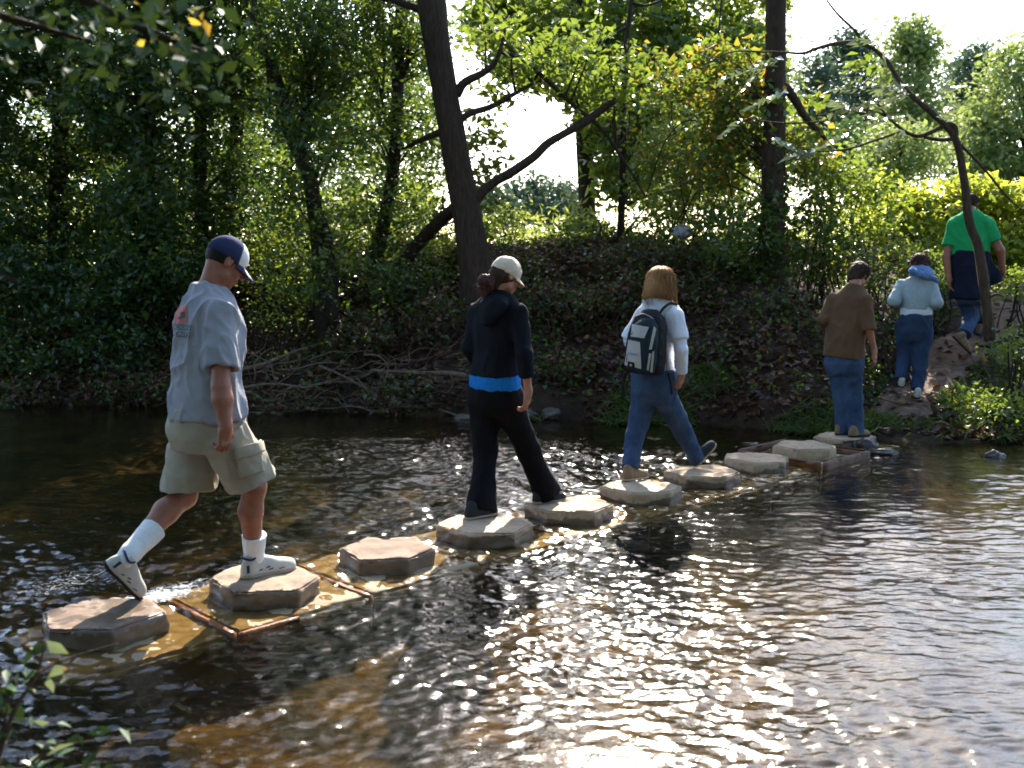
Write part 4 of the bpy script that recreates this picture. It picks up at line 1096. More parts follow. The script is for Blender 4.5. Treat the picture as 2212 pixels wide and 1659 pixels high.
def cone(a, b, ra, rb):
    a, b = np.asarray(a, float), np.asarray(b, float); ab = b - a; L2 = max(ab @ ab, 1e-9)
    m = max(ra, rb)
    def f(X, Y, Z):
        t = np.clip(((X - a[0]) * ab[0] + (Y - a[1]) * ab[1] + (Z - a[2]) * ab[2]) / L2, 0, 1)
        return np.sqrt((X - a[0] - t * ab[0]) ** 2 + (Y - a[1] - t * ab[1]) ** 2 + (Z - a[2] - t * ab[2]) ** 2) - (ra + (rb - ra) * t)
    return f, np.minimum(a, b) - m, np.maximum(a, b) + m

def ell(c, r, ax=((1, 0, 0), (0, 1, 0), (0, 0, 1))):
    c = np.asarray(c, float); ax = [np.asarray(q, float) for q in ax]
    def f(X, Y, Z):
        x, y, z = X - c[0], Y - c[1], Z - c[2]
        q = [(x * v[0] + y * v[1] + z * v[2]) for v in ax]
        k0 = np.sqrt(sum((q[i] / r[i]) ** 2 for i in range(3))); k1 = np.sqrt(sum((q[i] / r[i] ** 2) ** 2 for i in range(3))) + 1e-6
        return k0 * (k0 - 1) / k1
    e = np.sqrt(sum((np.abs(ax[i]) * r[i]) ** 2 for i in range(3)))
    return f, c - e, c + e

def boxp(c, h, ax, rd=.01):
    c = np.asarray(c, float); ax = [np.asarray(q, float) for q in ax]
    def f(X, Y, Z):
        x, y, z = X - c[0], Y - c[1], Z - c[2]
        q = [np.abs(x * v[0] + y * v[1] + z * v[2]) - h[i] + rd for i, v in enumerate(ax)]
        o = np.sqrt(sum(np.maximum(t, 0) ** 2 for t in q))
        return o + np.minimum(np.maximum(np.maximum(q[0], q[1]), q[2]), 0) - rd
    e = sum(np.abs(ax[i]) * h[i] for i in range(3))
    return f, c - e, c + e

def loft(pts, U, A, B, cap=.012, smooth=True, p=2.0):
    """an oval tube through stations pts with half widths A along U and B across; flat rounded ends"""
    pts = np.array([np.asarray(q, float) for q in pts]); W = nrm(pts[-1] - pts[0])
    U = np.asarray(U, float); U = nrm(U - W * (U @ W)); V = np.cross(W, U)
    t = (pts - pts[0]) @ W; cu = (pts - pts[0]) @ U; cv = (pts - pts[0]) @ V
    T = np.linspace(t[0], t[-1], 65)
    def sm(y):
        y = np.interp(T, t, y)
        if smooth:
            k = 7; yp = np.pad(y, k, mode='reflect', reflect_type='odd'); w = np.hanning(2 * k + 1); w /= w.sum(); y = np.convolve(yp, w, 'valid')
        return y
    cu, cv, a, b = sm(cu), sm(cv), sm(A), sm(B)
    o = pts[0]; t0, t1 = t[0], t[-1]
    def f(X, Y, Z):
        x, y, z = X - o[0], Y - o[1], Z - o[2]
        tt = x * W[0] + y * W[1] + z * W[2]
        u = x * U[0] + y * U[1] + z * U[2] - np.interp(tt, T, cu); v = x * V[0] + y * V[1] + z * V[2] - np.interp(tt, T, cv)
        aa = np.interp(tt, T, a); bb = np.interp(tt, T, b)
        if p == 2.0:
            k0 = np.sqrt((u / aa) ** 2 + (v / bb) ** 2); k1 = np.sqrt((u / aa ** 2) ** 2 + (v / bb ** 2) ** 2) + 1e-6
            d = k0 * (k0 - 1) / k1
        else:
            k0 = (np.abs(u / aa) ** p + np.abs(v / bb) ** p) ** (1 / p); d = (k0 - 1) * np.minimum(aa, bb)
        e = np.maximum(t0 - tt, tt - t1)
        return np.minimum(np.maximum(d + cap, e + cap), 0) + np.sqrt(np.maximum(d + cap, 0) ** 2 + np.maximum(e + cap, 0) ** 2) - cap
    m = max(np.max(A), np.max(B)) + .01
    return f, pts.min(0) - m, pts.max(0) + m

def clip(prim, o, n, k=0):
    """keep the side of the plane (through o) that n points away from"""
    f0, lo, hi = prim; o = np.asarray(o, float); n = nrm(n)
    return (lambda X, Y, Z: np.maximum(f0(X, Y, Z), (X - o[0]) * n[0] + (Y - o[1]) * n[1] + (Z - o[2]) * n[2])), lo, hi

def surface(prims, h):
    """prims: list of (prim, blend, mode); mode 'u' adds, 's' takes away, 'p' = plane clip (o, n)"""
    lo = np.min([p[0][1] for p in prims if p[2] == 'u'], 0) - 3 * h; hi = np.max([p[0][2] for p in prims if p[2] == 'u'], 0) + 3 * h
    n = np.ceil((hi - lo) / h).astype(int) + 1
    ax = [(lo[i] + h * np.arange(n[i])).astype(f32) for i in range(3)]
    D = np.full(n, .25, f32)
    for prim, k, mode in prims:
        if mode == 'p':
            o, nn = prim; nn = nrm(nn)
            D = np.maximum(D, ((ax[0] - o[0]) * nn[0])[:, None, None] + ((ax[1] - o[1]) * nn[1])[None, :, None] + ((ax[2] - o[2]) * nn[2])[None, None, :])
            continue
        f, a, b = prim
        i0 = np.clip(np.floor((a - .045 - lo) / h).astype(int), 0, n - 1); i1 = np.clip(np.ceil((b + .045 - lo) / h).astype(int) + 1, 1, n)
        s = tuple(slice(i0[i], i1[i]) for i in range(3))
        d = f(ax[0][s[0]][:, None, None], ax[1][s[1]][None, :, None], ax[2][s[2]][None, None, :]).astype(f32)
        A = D[s]
        if mode == 'u':
            hh = np.clip(.5 + .5 * (A - d) / k, 0, 1); D[s] = A * (1 - hh) + d * hh - k * hh * (1 - hh)
        else:
            hh = np.clip(.5 - .5 * (A + d) / k, 0, 1); D[s] = A * (1 - hh) - d * hh + k * hh * (1 - hh)
    S = D < 0
    cnt = sum(S[i:n[0] - 1 + i, j:n[1] - 1 + j, k:n[2] - 1 + k].astype(np.int8) for i in (0, 1) for j in (0, 1) for k in (0, 1))
    mask = (cnt > 0) & (cnt < 8)
    idx = np.argwhere(mask); ids = np.full(mask.shape, -1, np.int32); ids[mask] = np.arange(len(idx))
    cor = [(i, j, k) for i in (0, 1) for j in (0, 1) for k in (0, 1)]
    val = np.stack([D[idx[:, 0] + c[0], idx[:, 1] + c[1], idx[:, 2] + c[2]] for c in cor], 1)
    acc = np.zeros((len(idx), 3)); num = np.zeros(len(idx))
    for a in range(8):
        for b in range(a + 1, 8):
            if sum(abs(cor[a][q] - cor[b][q]) for q in range(3)) != 1: continue
            m = (val[:, a] < 0) != (val[:, b] < 0)
            t = np.where(m, val[:, a] / (val[:, a] - val[:, b] + 1e-12), 0)
            acc += m[:, None] * (np.array(cor[a]) + t[:, None] * (np.array(cor[b]) - np.array(cor[a]))); num += m
    V = lo + h * (idx + acc / num[:, None])
    F = []
    for q in range(3):
        e1, e2 = (q + 1) % 3, (q + 2) % 3
        sl0 = [slice(None)] * 3; sl1 = [slice(None)] * 3; sl0[q] = slice(0, -1); sl1[q] = slice(1, None)
        d = S[tuple(sl0)] != S[tuple(sl1)]
        E = np.argwhere(d); E = E[(E[:, e1] > 0) & (E[:, e2] > 0) & (E[:, e1] < n[e1] - 1) & (E[:, e2] < n[e2] - 1)]
        if not len(E): continue
        def cid(o1, o2):
            c = E.copy(); c[:, e1] -= o1; c[:, e2] -= o2; return ids[c[:, 0], c[:, 1], c[:, 2]]
        Q = np.stack([cid(1, 1), cid(0, 1), cid(0, 0), cid(1, 0)], 1)
        fl = ~S[E[:, 0], E[:, 1], E[:, 2]]
        Q[fl] = Q[fl][:, ::-1]
        F.append(Q[(Q >= 0).all(1)])
    return V, np.vstack(F)

BODY = {}
def solid(name, prims, h, mat, parent=None, folds=None, seed=0):
    pr = [(p + (.015, 'u'))[:3] if isinstance(p[0], tuple) and len(p) == 1 else p for p in prims]
    V, F = surface(pr, h)
    me = raw_mesh(name, V, F, 4)
    if folds:
        amp, sc, st = folds[:3]
        nn = np.empty(len(V) * 3, f32); me.vertices.foreach_get('normal', nn); nn = nn.reshape(-1, 3)
        off = Vector((seed * 5.3, seed * 2.1, seed)); ax = Vector(folds[3]) if len(folds) > 3 else Vector((0, 0, 1))
        dv = np.empty(len(V))
        for i, c in enumerate(V):
            q = Vector(c); q = (q - ax * q.dot(ax) * (1 - st)) * sc + off
            a = noise.noise(q + Vector((0, 0, 1)) * noise.noise(q * .6) * .8)
            b_ = noise.noise(q * 1.9 + Vector((4, 7, 2)))
            dv[i] = max(0, 1 - abs(a) * 2.4) ** 1.5 * .8 + .35 * max(0, 1 - abs(b_) * 2.6) + .6 * noise.noise(q * .5) - .35
        V = V + nn * (dv * amp)[:, None]
        me.vertices.foreach_set('co', np.asarray(V, f32).ravel()); me.update()
    o = link(name, me, mat, parent)
    BODY[o.name] = (V, F)
    return o

U_ = lambda prim, k=.015: (prim, k, 'u')
S_ = lambda prim, k=.01: (prim, k, 's')
CL = lambda o, n: ((o, n), 0, 'p')

def head_axes(face, pitch=0, roll=0):
    f = nrm([face[0], face[1], 0]); r = np.array([f[1], -f[0], 0]); u = np.array([0, 0, 1.])
    c, s = math.cos(R_(pitch)), math.sin(R_(pitch))
    f2 = f * c - u * s; u2 = u * c + f * s
    c, s = math.cos(R_(roll)), math.sin(R_(roll))
    return r * c + u2 * s, f2, u2 * c - r * s

def head_prims(H, ax, s=1.0):
    r, f, u = ax; g = lambda a, b, c: H + (r * a + f * b + u * c) * s
    p = [U_(ell(g(0, -.012, .022), (.074 * s, .094 * s, .088 * s), ax), .02), U_(ell(g(0, .028, -.035), (.060 * s, .064 * s, .082 * s), ax), .03),
         U_(ell(g(0, .060, -.098), (.026 * s, .024 * s, .022 * s), ax), .03), U_(cone(g(-.045, .012, -.075), g(.045, .012, -.075), .022 * s, .022 * s), .03),
         U_(cone(g(0, .094, .012), g(0, .112, -.026), .008 * s, .013 * s), .012), U_(cone(g(-.035, .082, .022), g(.035, .082, .022), .011 * s, .011 * s), .015),
         U_(cone(g(-.02, .088, -.060), g(.02, .088, -.060), .0075 * s, .0075 * s), .008), U_(cone(g(-.017, .087, -.072), g(.017, .087, -.072), .0075 * s, .0075 * s), .008)]
    for q in (-1, 1):
        p += [S_(ell(g(.032 * q, .094, .002), (.016 * s, .012 * s, .011 * s), ax), .012), U_(ell(g(.032 * q, .080, .002), (.012 * s, .012 * s, .012 * s), ax), .004),
              U_(ell(g(.042 * q, .066, -.030), (.024 * s, .02 * s, .02 * s), ax), .02),
              U_(ell(g(.078 * q, -.008, -.006), (.010 * s, .021 * s, .034 * s), ax), .008), S_(ell(g(.088 * q, -.004, .0), (.006 * s, .010 * s, .018 * s), ax), .006)]
    return p

def hand_prims(w, d, n, s, k=1.0, curl=(35, 45, 50, 55), tight=1.0):
    """w wrist, d towards the fingers, n the way the palm faces, s the thumb's side"""
    d = nrm(d); n = nrm(np.asarray(n, float) - d * (np.asarray(n, float) @ d)); sg = np.cross(d, n); s = sg if sg @ np.asarray(s, float) > 0 else -sg
    g = lambda a, b, c: w + (d * a + s * b + n * c) * k
    P_ = [U_(boxp(g(.050, 0, 0), (.046 * k, .040 * k, .015 * k), (d, s, n), .012 * k), .012), U_(cone(g(-.01, 0, 0), g(.03, 0, 0), .027 * k, .028 * k), .02)]
    for i, (b, L) in enumerate(((.030, .040), (.010, .045), (-.010, .042), (-.029, .033))):
        p0 = g(.090 - .004 * abs(i - 1), b, 0); ang = 0
        for j, q in enumerate((1, .72, .55)):
            ang += R_(curl[i] * tight * (.6 if j == 0 else 1.0)); v = d * math.cos(ang) + n * math.sin(ang)
            p1 = p0 + v * L * q * k; P_.append(U_(cone(p0, p1, (.0095 - .0008 * j) * k, (.0088 - .0010 * j) * k), .004)); p0 = p1
    t0, t1 = g(.022, .032, .006), g(.055, .058, .016); t2 = g(.085, .060, .026); t3 = g(.105, .052, .034)
    P_ += [U_(cone(t0, t1, .016 * k, .012 * k), .010), U_(cone(t1, t2, .0115 * k, .010 * k), .005), U_(cone(t2, t3, .010 * k, .008 * k), .004)]
    return P_

def shoe(parent, hb, tb, up, mats, k=1.0, h=.006, name='shoe', boot=.0, extra=None, wd=1.0):
    """hb, tb: points under heel end and toe end of the sole"""
    hb, tb = np.asarray(hb, float), np.asarray(tb, float); L = np.linalg.norm(tb - hb); f = (tb - hb) / L
    u = np.asarray(up, float); u = nrm(u - f * (u @ f)); r = np.cross(f, u)
    g = lambda a, b, c: hb + f * a * L + r * b + u * c
    xs = [0.0, .05, .16, .32, .5, .68, .82, .93, 1.0]; w = np.array([.016, .030, .037, .036, .041, .048, .047, .036, .014]) * k * wd
    hs = np.array([.040, .072, .084, .088, .074, .056, .048, .040, .022]) * k
    up_ = [U_(loft([g(x, 0, .016) for x in xs], r, w * .97, hs, .010), .01), U_(cone(g(.16, 0, .05), g(.19, 0, .088 * k + boot), .033 * k, .036 * k), .02), CL(hb + u * .014, -u)]
    o = solid(name, up_, h, mats[0], parent)
    so = [U_(loft([g(x, 0, 0) for x in xs], r, w * 1.06 + .002, np.full(9, .024 * k), .008), .01), CL(hb, -u)]
    solid('sole', so, h, mats[1], o)
    return o, g, r, u, f

def decal(name, quad, body, mat, parent, nx=10, ny=10, lift=.003, view=None, shape=None):
    """a thin patch laid on the surface of body: quad corners (px, py) in picture pixels projected along the line of sight at the time of building"""
    V, F = body; bv = BVHTree.FromPolygons([tuple(v) for v in V], [tuple(q) for q in F])
    o = Vector((0, 0, CZ)); vs, fs = [], []
    ok = {}
    for i in range(nx + 1):
        for j in range(ny + 1):
            a, b = i / nx, j / ny
            q = [np.array(c, float) for c in quad]
            xy = (q[0] * (1 - a) + q[1] * a) * (1 - b) + (q[3] * (1 - a) + q[2] * a) * b
            if shape: xy = shape(xy, a, b)
            d = Vector(P(xy[0], xy[1], 5.0)) - o; d.normalize()
            hit, nr, _, _ = bv.ray_cast(o, d)
            if hit is None: continue
            if nr.dot(d) > 0: nr = -nr
            ok[i, j] = len(vs); vs.append(hit + nr * lift)
    for i in range(nx):
        for j in range(ny):
            c = [(i, j), (i + 1, j), (i + 1, j + 1), (i, j + 1)]
            if all(k in ok for k in c):
                l = [(vs[ok[c[k]]] - vs[ok[c[(k + 1) % 4]]]).length for k in range(4)]
                if max(l) < .15: fs.append([ok[k] for k in c])
    me = bpy.data.meshes.new(name); me.from_pydata([tuple(v) for v in vs], [], fs)
    return link(name, me, mat, parent)

def text_decal(name, s, size, quad, body, mat, parent, lift=.003):
    """lettering laid on a body inside a picture quad (top left, top right, bottom right, bottom left)"""
    cu = bpy.data.curves.new('lettering', 'FONT'); cu.body = s; cu.resolution_u = 2
    ob = bpy.data.objects.new('lettering', cu); COL.objects.link(ob)
    bpy.context.view_layer.update()
    me0 = bpy.data.meshes.new_from_object(ob.evaluated_get(bpy.context.evaluated_depsgraph_get()))
    bpy.data.objects.remove(ob)
    co = np.array([v.co[:2] for v in me0.vertices]); mn, mx = co.min(0), co.max(0); co = (co - mn) / (mx - mn)
    V, F = body; bv = BVHTree.FromPolygons([tuple(v) for v in V], [tuple(q) for q in F])
    o = Vector((0, 0, CZ)); q = [np.array(c, float) for c in quad]; vs = []
    for a, b in co:
        b = 1 - b; xy = (q[0] * (1 - a) + q[1] * a) * (1 - b) + (q[3] * (1 - a) + q[2] * a) * b
        d = Vector(P(xy[0], xy[1], 5.0)) - o; d.normalize(); hit, nr, _, _ = bv.ray_cast(o, d)
        if hit is None: hit = vs[-1] if vs else Vector((0, 0, -5)); nr = Vector((0, 0, 0))
        vs.append(hit + nr * (lift if nr.dot(d) < 0 else -lift))
    me = bpy.data.meshes.new(name); me.from_pydata([tuple(v) for v in vs], [], [list(p.vertices) for p in me0.polygons]); bpy.data.meshes.remove(me0)
    return link(name, me, mat, parent)

def brim(name, H, ax, mat, parent, ra, rf, z0, L, droop, mat2=None):
    r, f, u = ax; vs = []; nt_, nl = 21, 9
    for side in (0, 1):
        for i in range(nt_):
            th = R_(-66 + 132 * i / (nt_ - 1)); w = math.cos(th * 1.32) ** .7 if abs(th * 1.32) < PI / 2 else 0
            for j in range(nl):
                t = j / (nl - 1)
                q = H + r * math.sin(th) * (ra + .006 * t) + f * (math.cos(th) * rf + L * w * t) + u * (z0 - droop * L * w * t - .034 * (math.sin(th) ** 2) * (.3 + .7 * t) - .005 * side)
                vs.append(q)
    fs = []; K = nt_ * nl
    for i in range(nt_ - 1):
        for j in range(nl - 1):
            a = i * nl + j; fs.append((a, a + nl, a + nl + 1, a + 1)); fs.append((a + K, a + K + 1, a + K + nl + 1, a + K + nl))
        a = i * nl + nl - 1; fs.append((a, a + nl, a + nl + K, a + K))
    me = bpy.data.meshes.new(name); me.from_pydata([tuple(v) for v in vs], [], fs)
    o = link(name, me, mat, parent)
    if mat2:
        me.materials.append(mat2)
        for p in me.polygons:
            if min(p.vertices) >= K or abs(min(p.vertices) % K // nl - (nt_ - 1) / 2) > 5.4: p.material_index = 1
    return o

def skinmat(name, col):
    m, t, out = nt(name)
    p = N(t, 'BsdfPrincipled', Roughness=.5)
    p.inputs['Specular IOR Level'].default_value = .4
    c = ramp(t, noise_fac(t, 28, 5, .6), [(.3, tuple(x * .82 for x in col)), (.7, (col[0] * 1.1, col[1] * 1.05, col[2] * 1.05))])
    t.links.new(c, p.inputs['Base Color'])
    p.inputs['Subsurface Weight'].default_value = .15; p.inputs['Subsurface Radius'].default_value = (.012, .004, .002); p.inputs['Subsurface Scale'].default_value = .6
    t.links.new(bump(t, noise_fac(t, 220, 3), .12, .002), p.inputs['Normal'])
    t.links.new(p.outputs[0], out.inputs[0]); return m
def hairmat(name, a, b, axis_scale=(60, 60, 5)):
    m, t, out = nt(name)
    p = N(t, 'BsdfPrincipled', Roughness=.6)
    p.inputs['Specular IOR Level'].default_value = .2
    f = noise_fac(t, 3, 5, .6, vec=scaled(t, axis_scale))
    t.links.new(ramp(t, f, [(.3, a), (.7, b)]), p.inputs['Base Color'])
    t.links.new(bump(t, f, .3, .004), p.inputs['Normal'])
    t.links.new(p.outputs[0], out.inputs[0]); return m
def strands(name, mat, parent, H, ax, rad, n, top, bottom, az=(60, 300), r=.0022, flare=1.04, seed=0, sc=.004, length=None):
    '''hair strands lying on the hair: heights top..bottom along the head's up axis, az measured from the face round the back'''
    rg = np.random.default_rng(seed); rr_, f, u = ax; tb = Tubes()
    for k in range(n):
        a = R_(rg.uniform(*az)); h0 = rg.uniform(top * .3 + bottom * .7, top) if length else top * rg.uniform(.75, 1); h1 = (h0 - length * rg.uniform(.6, 1.3)) if length else bottom + rg.normal() * .012
        pts = []
        for q in np.linspace(0, 1, 6):
            h = h0 * (1 - q) + h1 * q
            s_ = math.sqrt(max(.05, 1 - max(0, h / rad[2]) ** 2)) * (1 + (flare - 1) * max(0, -h) / .1)
            aa = a + rg.normal() * .02
            pts.append(H + rr_ * (math.sin(aa) * rad[0] * s_ + rg.normal() * sc) + f * (math.cos(aa) * rad[1] * s_ - .015) + u * (h + .02))
        tb.add(pts, [r, r, r, r, r * .8, r * .4], 3, 2)
    return tb.build(name, mat, parent)
def denim(name, col, fade):
    m, t, out = nt(name)
    p = N(t, 'BsdfPrincipled', Roughness=.85); p.inputs['Specular IOR Level'].default_value = .2
    c = ramp(t, noise_fac(t, 5, 6, .65), [(.3, col), (.62, fade)])
    c = mixc(t, .25, c, ramp(t, noise_fac(t, 420, 2), [(.35, (.6, .6, .65)), (.65, (1.1, 1.1, 1.1))]), 'MULTIPLY')
    t.links.new(c, p.inputs['Base Color'])
    b = bump(t, noise_fac(t, 14, 4, .55), .6, .014); b = bump(t, noise_fac(t, 600, 2), .12, .001, b)
    t.links.new(b, p.inputs['Normal']); t.links.new(p.outputs[0], out.inputs[0]); return m
M['skin'] = skinmat('tanned skin', (.30, .12, .075)); M['skin_pale'] = skinmat('fair skin', (.40, .18, .115))
M['black_hair'] = hairmat('near black hair', (.003, .0025, .002), (.010, .007, .005))
M['brown_hair'] = hairmat('dark brown hair', (.018, .010, .007), (.06, .032, .02))
M['blond_hair'] = hairmat('light brown hair', (.16, .068, .022), (.46, .24, .09), (70, 70, 4))
M['auburn_hair'] = hairmat('auburn hair', (.025, .010, .008), (.08, .03, .02))
M['grey_tee'] = cloth('grey jersey', (.265, .275, .315), .10)
M['khaki'] = cloth('khaki cotton', (.34, .30, .23), .10)
M['navy'] = cloth('navy cap cloth', (.028, .034, .085), .2); M['white_cloth'] = cloth('white cloth', (.74, .72, .70), .06)
M['sock'] = cloth('white ribbed sock', (.76, .77, .80), .05)
M['shoe_white'] = cloth('dirty white shoe leather', (.47, .455, .41), .18, .6); M['sole_dark'] = cloth('dark rubber sole', (.025, .018, .016), .2, .7)
M['sole_tan'] = cloth('tan rubber sole', (.33, .25, .18), .2, .7); M['shoe_trim'] = cloth('dark blue shoe trim', (.03, .035, .10), .2, .6)
M['print_red'] = cloth('faded red print', (.52, .17, .15), .18); M['print_dark'] = cloth('dark print', (.10, .115, .13), .15); M['print_pale'] = cloth('pale print', (.36, .39, .43), .1)
M['black_jersey'] = cloth('black jersey', (.005, .005, .007), .2); M['black_knit'] = cloth('dark charcoal fleece', (.007, .008, .012), .2)
M['blue_tee'] = cloth('bright blue jersey', (.01, .16, .52), .12); M['cream_cap'] = cloth('cream cap cloth', (.66, .55, .42), .08)
M['white_tee'] = cloth('white jersey', (.70, .72, .80), .05)
M['denim'] = denim('blue denim', (.020, .040, .092), (.055, .092, .165)); M['denim_dark'] = denim('dark blue denim', (.014, .026, .058), (.035, .06, .115))
M['pack_black'] = cloth('black pack nylon', (.012, .013, .016), .25, .6); M['pack_teal'] = cloth('dark teal pack nylon', (.012, .026, .032), .25, .6)
M['pack_grey'] = cloth('light grey pack cloth', (.42, .40, .37), .08); M['logo_blue'] = cloth('blue stitched mark', (.05, .20, .42), .1)
M['boot'] = cloth('tan boot suede', (.20, .135, .085), .2, .8); M['boot_sole'] = cloth('tan boot sole', (.40, .26, .16), .15, .7); M['boot_grey'] = cloth('grey boot cloth', (.028, .030, .036), .2)
M['brown_knit'] = cloth('brown knit', (.105, .056, .025), .18); M['pale_knit'] = cloth('pale blue grey fleece', (.33, .40, .42), .10); M['scarf'] = cloth('sky blue scarf', (.12, .21, .40), .22)
M['green_tee'] = cloth('green jersey', (.018, .30, .095), .10); M['wool_navy'] = cloth('navy jacket cloth', (.012, .014, .030), .2)

def figure(label, base, body_prims, h, mat):
    o = solid('person', body_prims, h, mat)
    rebase(o, tuple(base)); put(o, label, 'person')
    return o

# ================= man in the grey shirt
def man_in_grey():
    F, R = nrm([.76, .65, 0]), nrm([.65, -.76, 0])
    H = P(489, 566, 5.16); ax = head_axes((.86, .52), 33, 4)
    neck0 = P(446, 640, 5.10)
    tc = [P(450, 612, 5.12), P(452, 632, 5.12), P(450, 655, 5.11), P(447, 700, 5.10), P(445, 760, 5.09), P(443, 815, 5.08), P(445, 860, 5.08), P(449, 906, 5.08)]
    TA = np.array([.075, .125, .185, .212, .207, .207, .218, .232]); TB = np.array([.075, .095, .120, .142, .146, .152, .172, .186])
    shR, elR, wrR = P(480, 682, 4.95), P(477, 835, 4.83), P(487, 922, 4.80)
    shL, elL, wrL = P(418, 674, 5.27), P(432, 815, 5.34), P(470, 890, 5.46)
    hiR, knR, anR = P(482, 935, 5.00), P(549, 1052, 5.12), P(549, 1205, 5.235)
    hiL, knL, anL = P(424, 935, 5.18), P(398, 1072, 5.12), P(283, 1195, 4.79)
    hR = hand_prims(wrR, np.array([-.10, .06, -1]), [-.85, .5, 0], F, 1.0, (38, 46, 50, 52), 1.25)
    hL = hand_prims(wrL, np.array([.3, .3, -1]), [.5, -.5, 0], F, 1.0)
    mR = anR + (knR - anR) * .68; mL = anL + (knL - anL) * .68
    calfR = F * -.020; calfL = (np.cross(nrm(knL - anL), R)) * -.018
    body = head_prims(H, ax, 1.02) + [U_(cone(neck0 + F * .01, H - ax[1] * .030 - ax[2] * .045, .062, .057), .03),
            U_(loft(tc, R, TA - .03, TB - .03), .03),
            U_(cone(shR, elR, .052, .045), .03), U_(cone(elR, elR + (wrR - elR) * .3, .045, .049), .02), U_(cone(elR + (wrR - elR) * .3, wrR, .049, .030), .02),
            U_(cone(shL, elL, .052, .045), .03), U_(cone(elL, wrL, .046, .030), .02),
            U_(cone(hiR, knR, .085, .060), .03), U_(cone(hiL, knL, .085, .062), .03),
            U_(cone(knR, mR + calfR, .058, .060), .03), U_(cone(mR + calfR, anR, .060, .040), .03), U_(cone(knL, mL + calfL, .060, .062), .03), U_(cone(mL + calfL, anL, .062, .040), .03)] + hR + hL
    p = figure('man in grey T-shirt, khaki cargo shorts and blue cap, head bowed', P(549, 1236, 5.23), body, .0045, M['skin'])
    # hair below the cap, and the cap
    r, f, u = ax; g = lambda a, b, c: H + r * a + f * b + u * c
    solid('hair', [U_(ell(g(0, -.016, .018), (.080, .100, .094), ax), .01), CL(g(0, .022, 0), f), CL(g(0, -.1, -.062), -u * .8 - f * .15)], .005, M['black_hair'], p, (.002, 60, 1))
    cap_p = U_(ell(g(0, -.010, .030), (.088, .110, .103), ax), .01)
    cut = CL(g(0, -.10, .012), -u * .94 + f * -.06)
    cap = solid('cap', [cap_p, cut, CL(g(0, .030, .05), f - u * -.15)], .005, M['navy'], p)
    solid('front_panel', [U_(ell(g(0, -.010, .030), (.0885, .1105, .1035), ax), .01), cut, CL(g(0, .0315, .05), -(f - u * -.15))], .005, M['white_cloth'], cap)
    brim('brim', H + f * -.012, ax, M['white_cloth'], cap, .086, .104, .020, .070, .42, M['navy'])  # white middle paints sun glare onto the brim; sides and underside navy
    # shirt
    slR = clip(cone(shR, shR + (elR - shR) * 1.08, .079, .076), shR + (elR - shR) * .74, elR - shR)
    slL = clip(cone(shL, shL + (elL - shL) * 1.08, .078, .074), shL + (elL - shL) * .74, elL - shL)
    hem = CL(P(449, 901, 5.08), np.array([0, 0, -1]) + F * .10)
    sh = solid('shirt', [U_(loft(tc, R, TA, TB, .01), .02), U_(slR, .035), U_(slL, .035), S_(cone(shR + (elR - shR) * .70, elR, .064, .070), .004),
                         U_(ell(P(490, 745, 5.14), (.085, .085, .15)), .08), S_(cone(neck0 + F * .02, H + np.array([0, 0, .05]), .066, .070), .01), hem, CL(P(462, 617, 5.12), np.array([0, 0, 1]) + F * .45)], .006, M['grey_tee'], p, (.022, 7.5, .35, (.35, .1, -.9)), 1)
    b = BODY[sh.name]
    decal('print', [(385, 664), (403, 659), (405, 696), (376, 700)], b, M['print_red'], sh, 8, 10, .0025)
    decal('print', [(390, 676), (400, 672), (401, 686), (386, 690)], b, M['print_dark'], sh, 5, 5, .004)
    decal('print', [(368, 699), (413, 703), (412, 714), (368, 712)], b, M['print_dark'], sh, 14, 5, .0025)
    decal('print', [(368, 715), (412, 718), (410, 731), (368, 725)], b, M['print_dark'], sh, 14, 5, .0025)
    text_decal('print', 'HICSON', 1, [(370, 701), (411, 705), (410, 712.5), (370, 710.5)], b, M['print_pale'], sh, .0045)
    text_decal('print', 'HUNTI', 1, [(370, 716.5), (410, 720), (408, 729), (370, 723.5)], b, M['print_pale'], sh, .0045)
    # shorts
    hemR, hemL = P(531, 1040, 5.10), P(412, 1060, 5.13)
    tR = clip(loft([hiR + (knR - hiR) * t for t in (-.05, .3, .7, 1.15)], R, [.125, .128, .128, .130], [.120, .125, .130, .134], .004), P(531, 1042, 5.1), knR - hiR + np.array([0, 0, -.15]))
    tL = clip(loft([hiL + (knL + np.array([.02, 0, 0]) - hiL) * t for t in (-.05, .3, .7, 1.15)], R, [.125, .130, .134, .138], [.120, .128, .136, .140], .004), P(412, 1057, 5.13), [0, -.05, -1])
    s_ = solid('shorts', [U_(loft([P(448, 874, 5.085), P(447, 900, 5.085), P(446, 935, 5.085), P(444, 970, 5.085)], R, [.20, .21, .218, .205], [.165, .180, .190, .16], .012), .02), U_(tR, .03), U_(tL, .025),
                          S_(cone(hiR + (knR - hiR) * .9, knR + (knR - hiR) * .2, .10, .112), .006), S_(cone(hiL + (knL - hiL) * .92, knL + (knL - hiL) * .2, .105, .118), .006)], .006, M['khaki'], p, (.016, 6.0, .55, (.6, 0, -.8)), 2)
    sb = BODY[s_.name]
    pk = decal('pocket', [(507, 986), (558, 974), (566, 1018), (518, 1032)], sb, M['khaki'], s_, 12, 10, .008)
    pk.data.transform(Matrix.Identity(4)); m_ = pk.modifiers.new('thick', 'SOLIDIFY'); m_.thickness = .012; m_.offset = -1
    fl = decal('pocket_flap', [(504, 966), (560, 953), (565, 977), (506, 990)], sb, M['khaki'], s_, 12, 6, .013)
    m_ = fl.modifiers.new('thick', 'SOLIDIFY'); m_.thickness = .012; m_.offset = -1
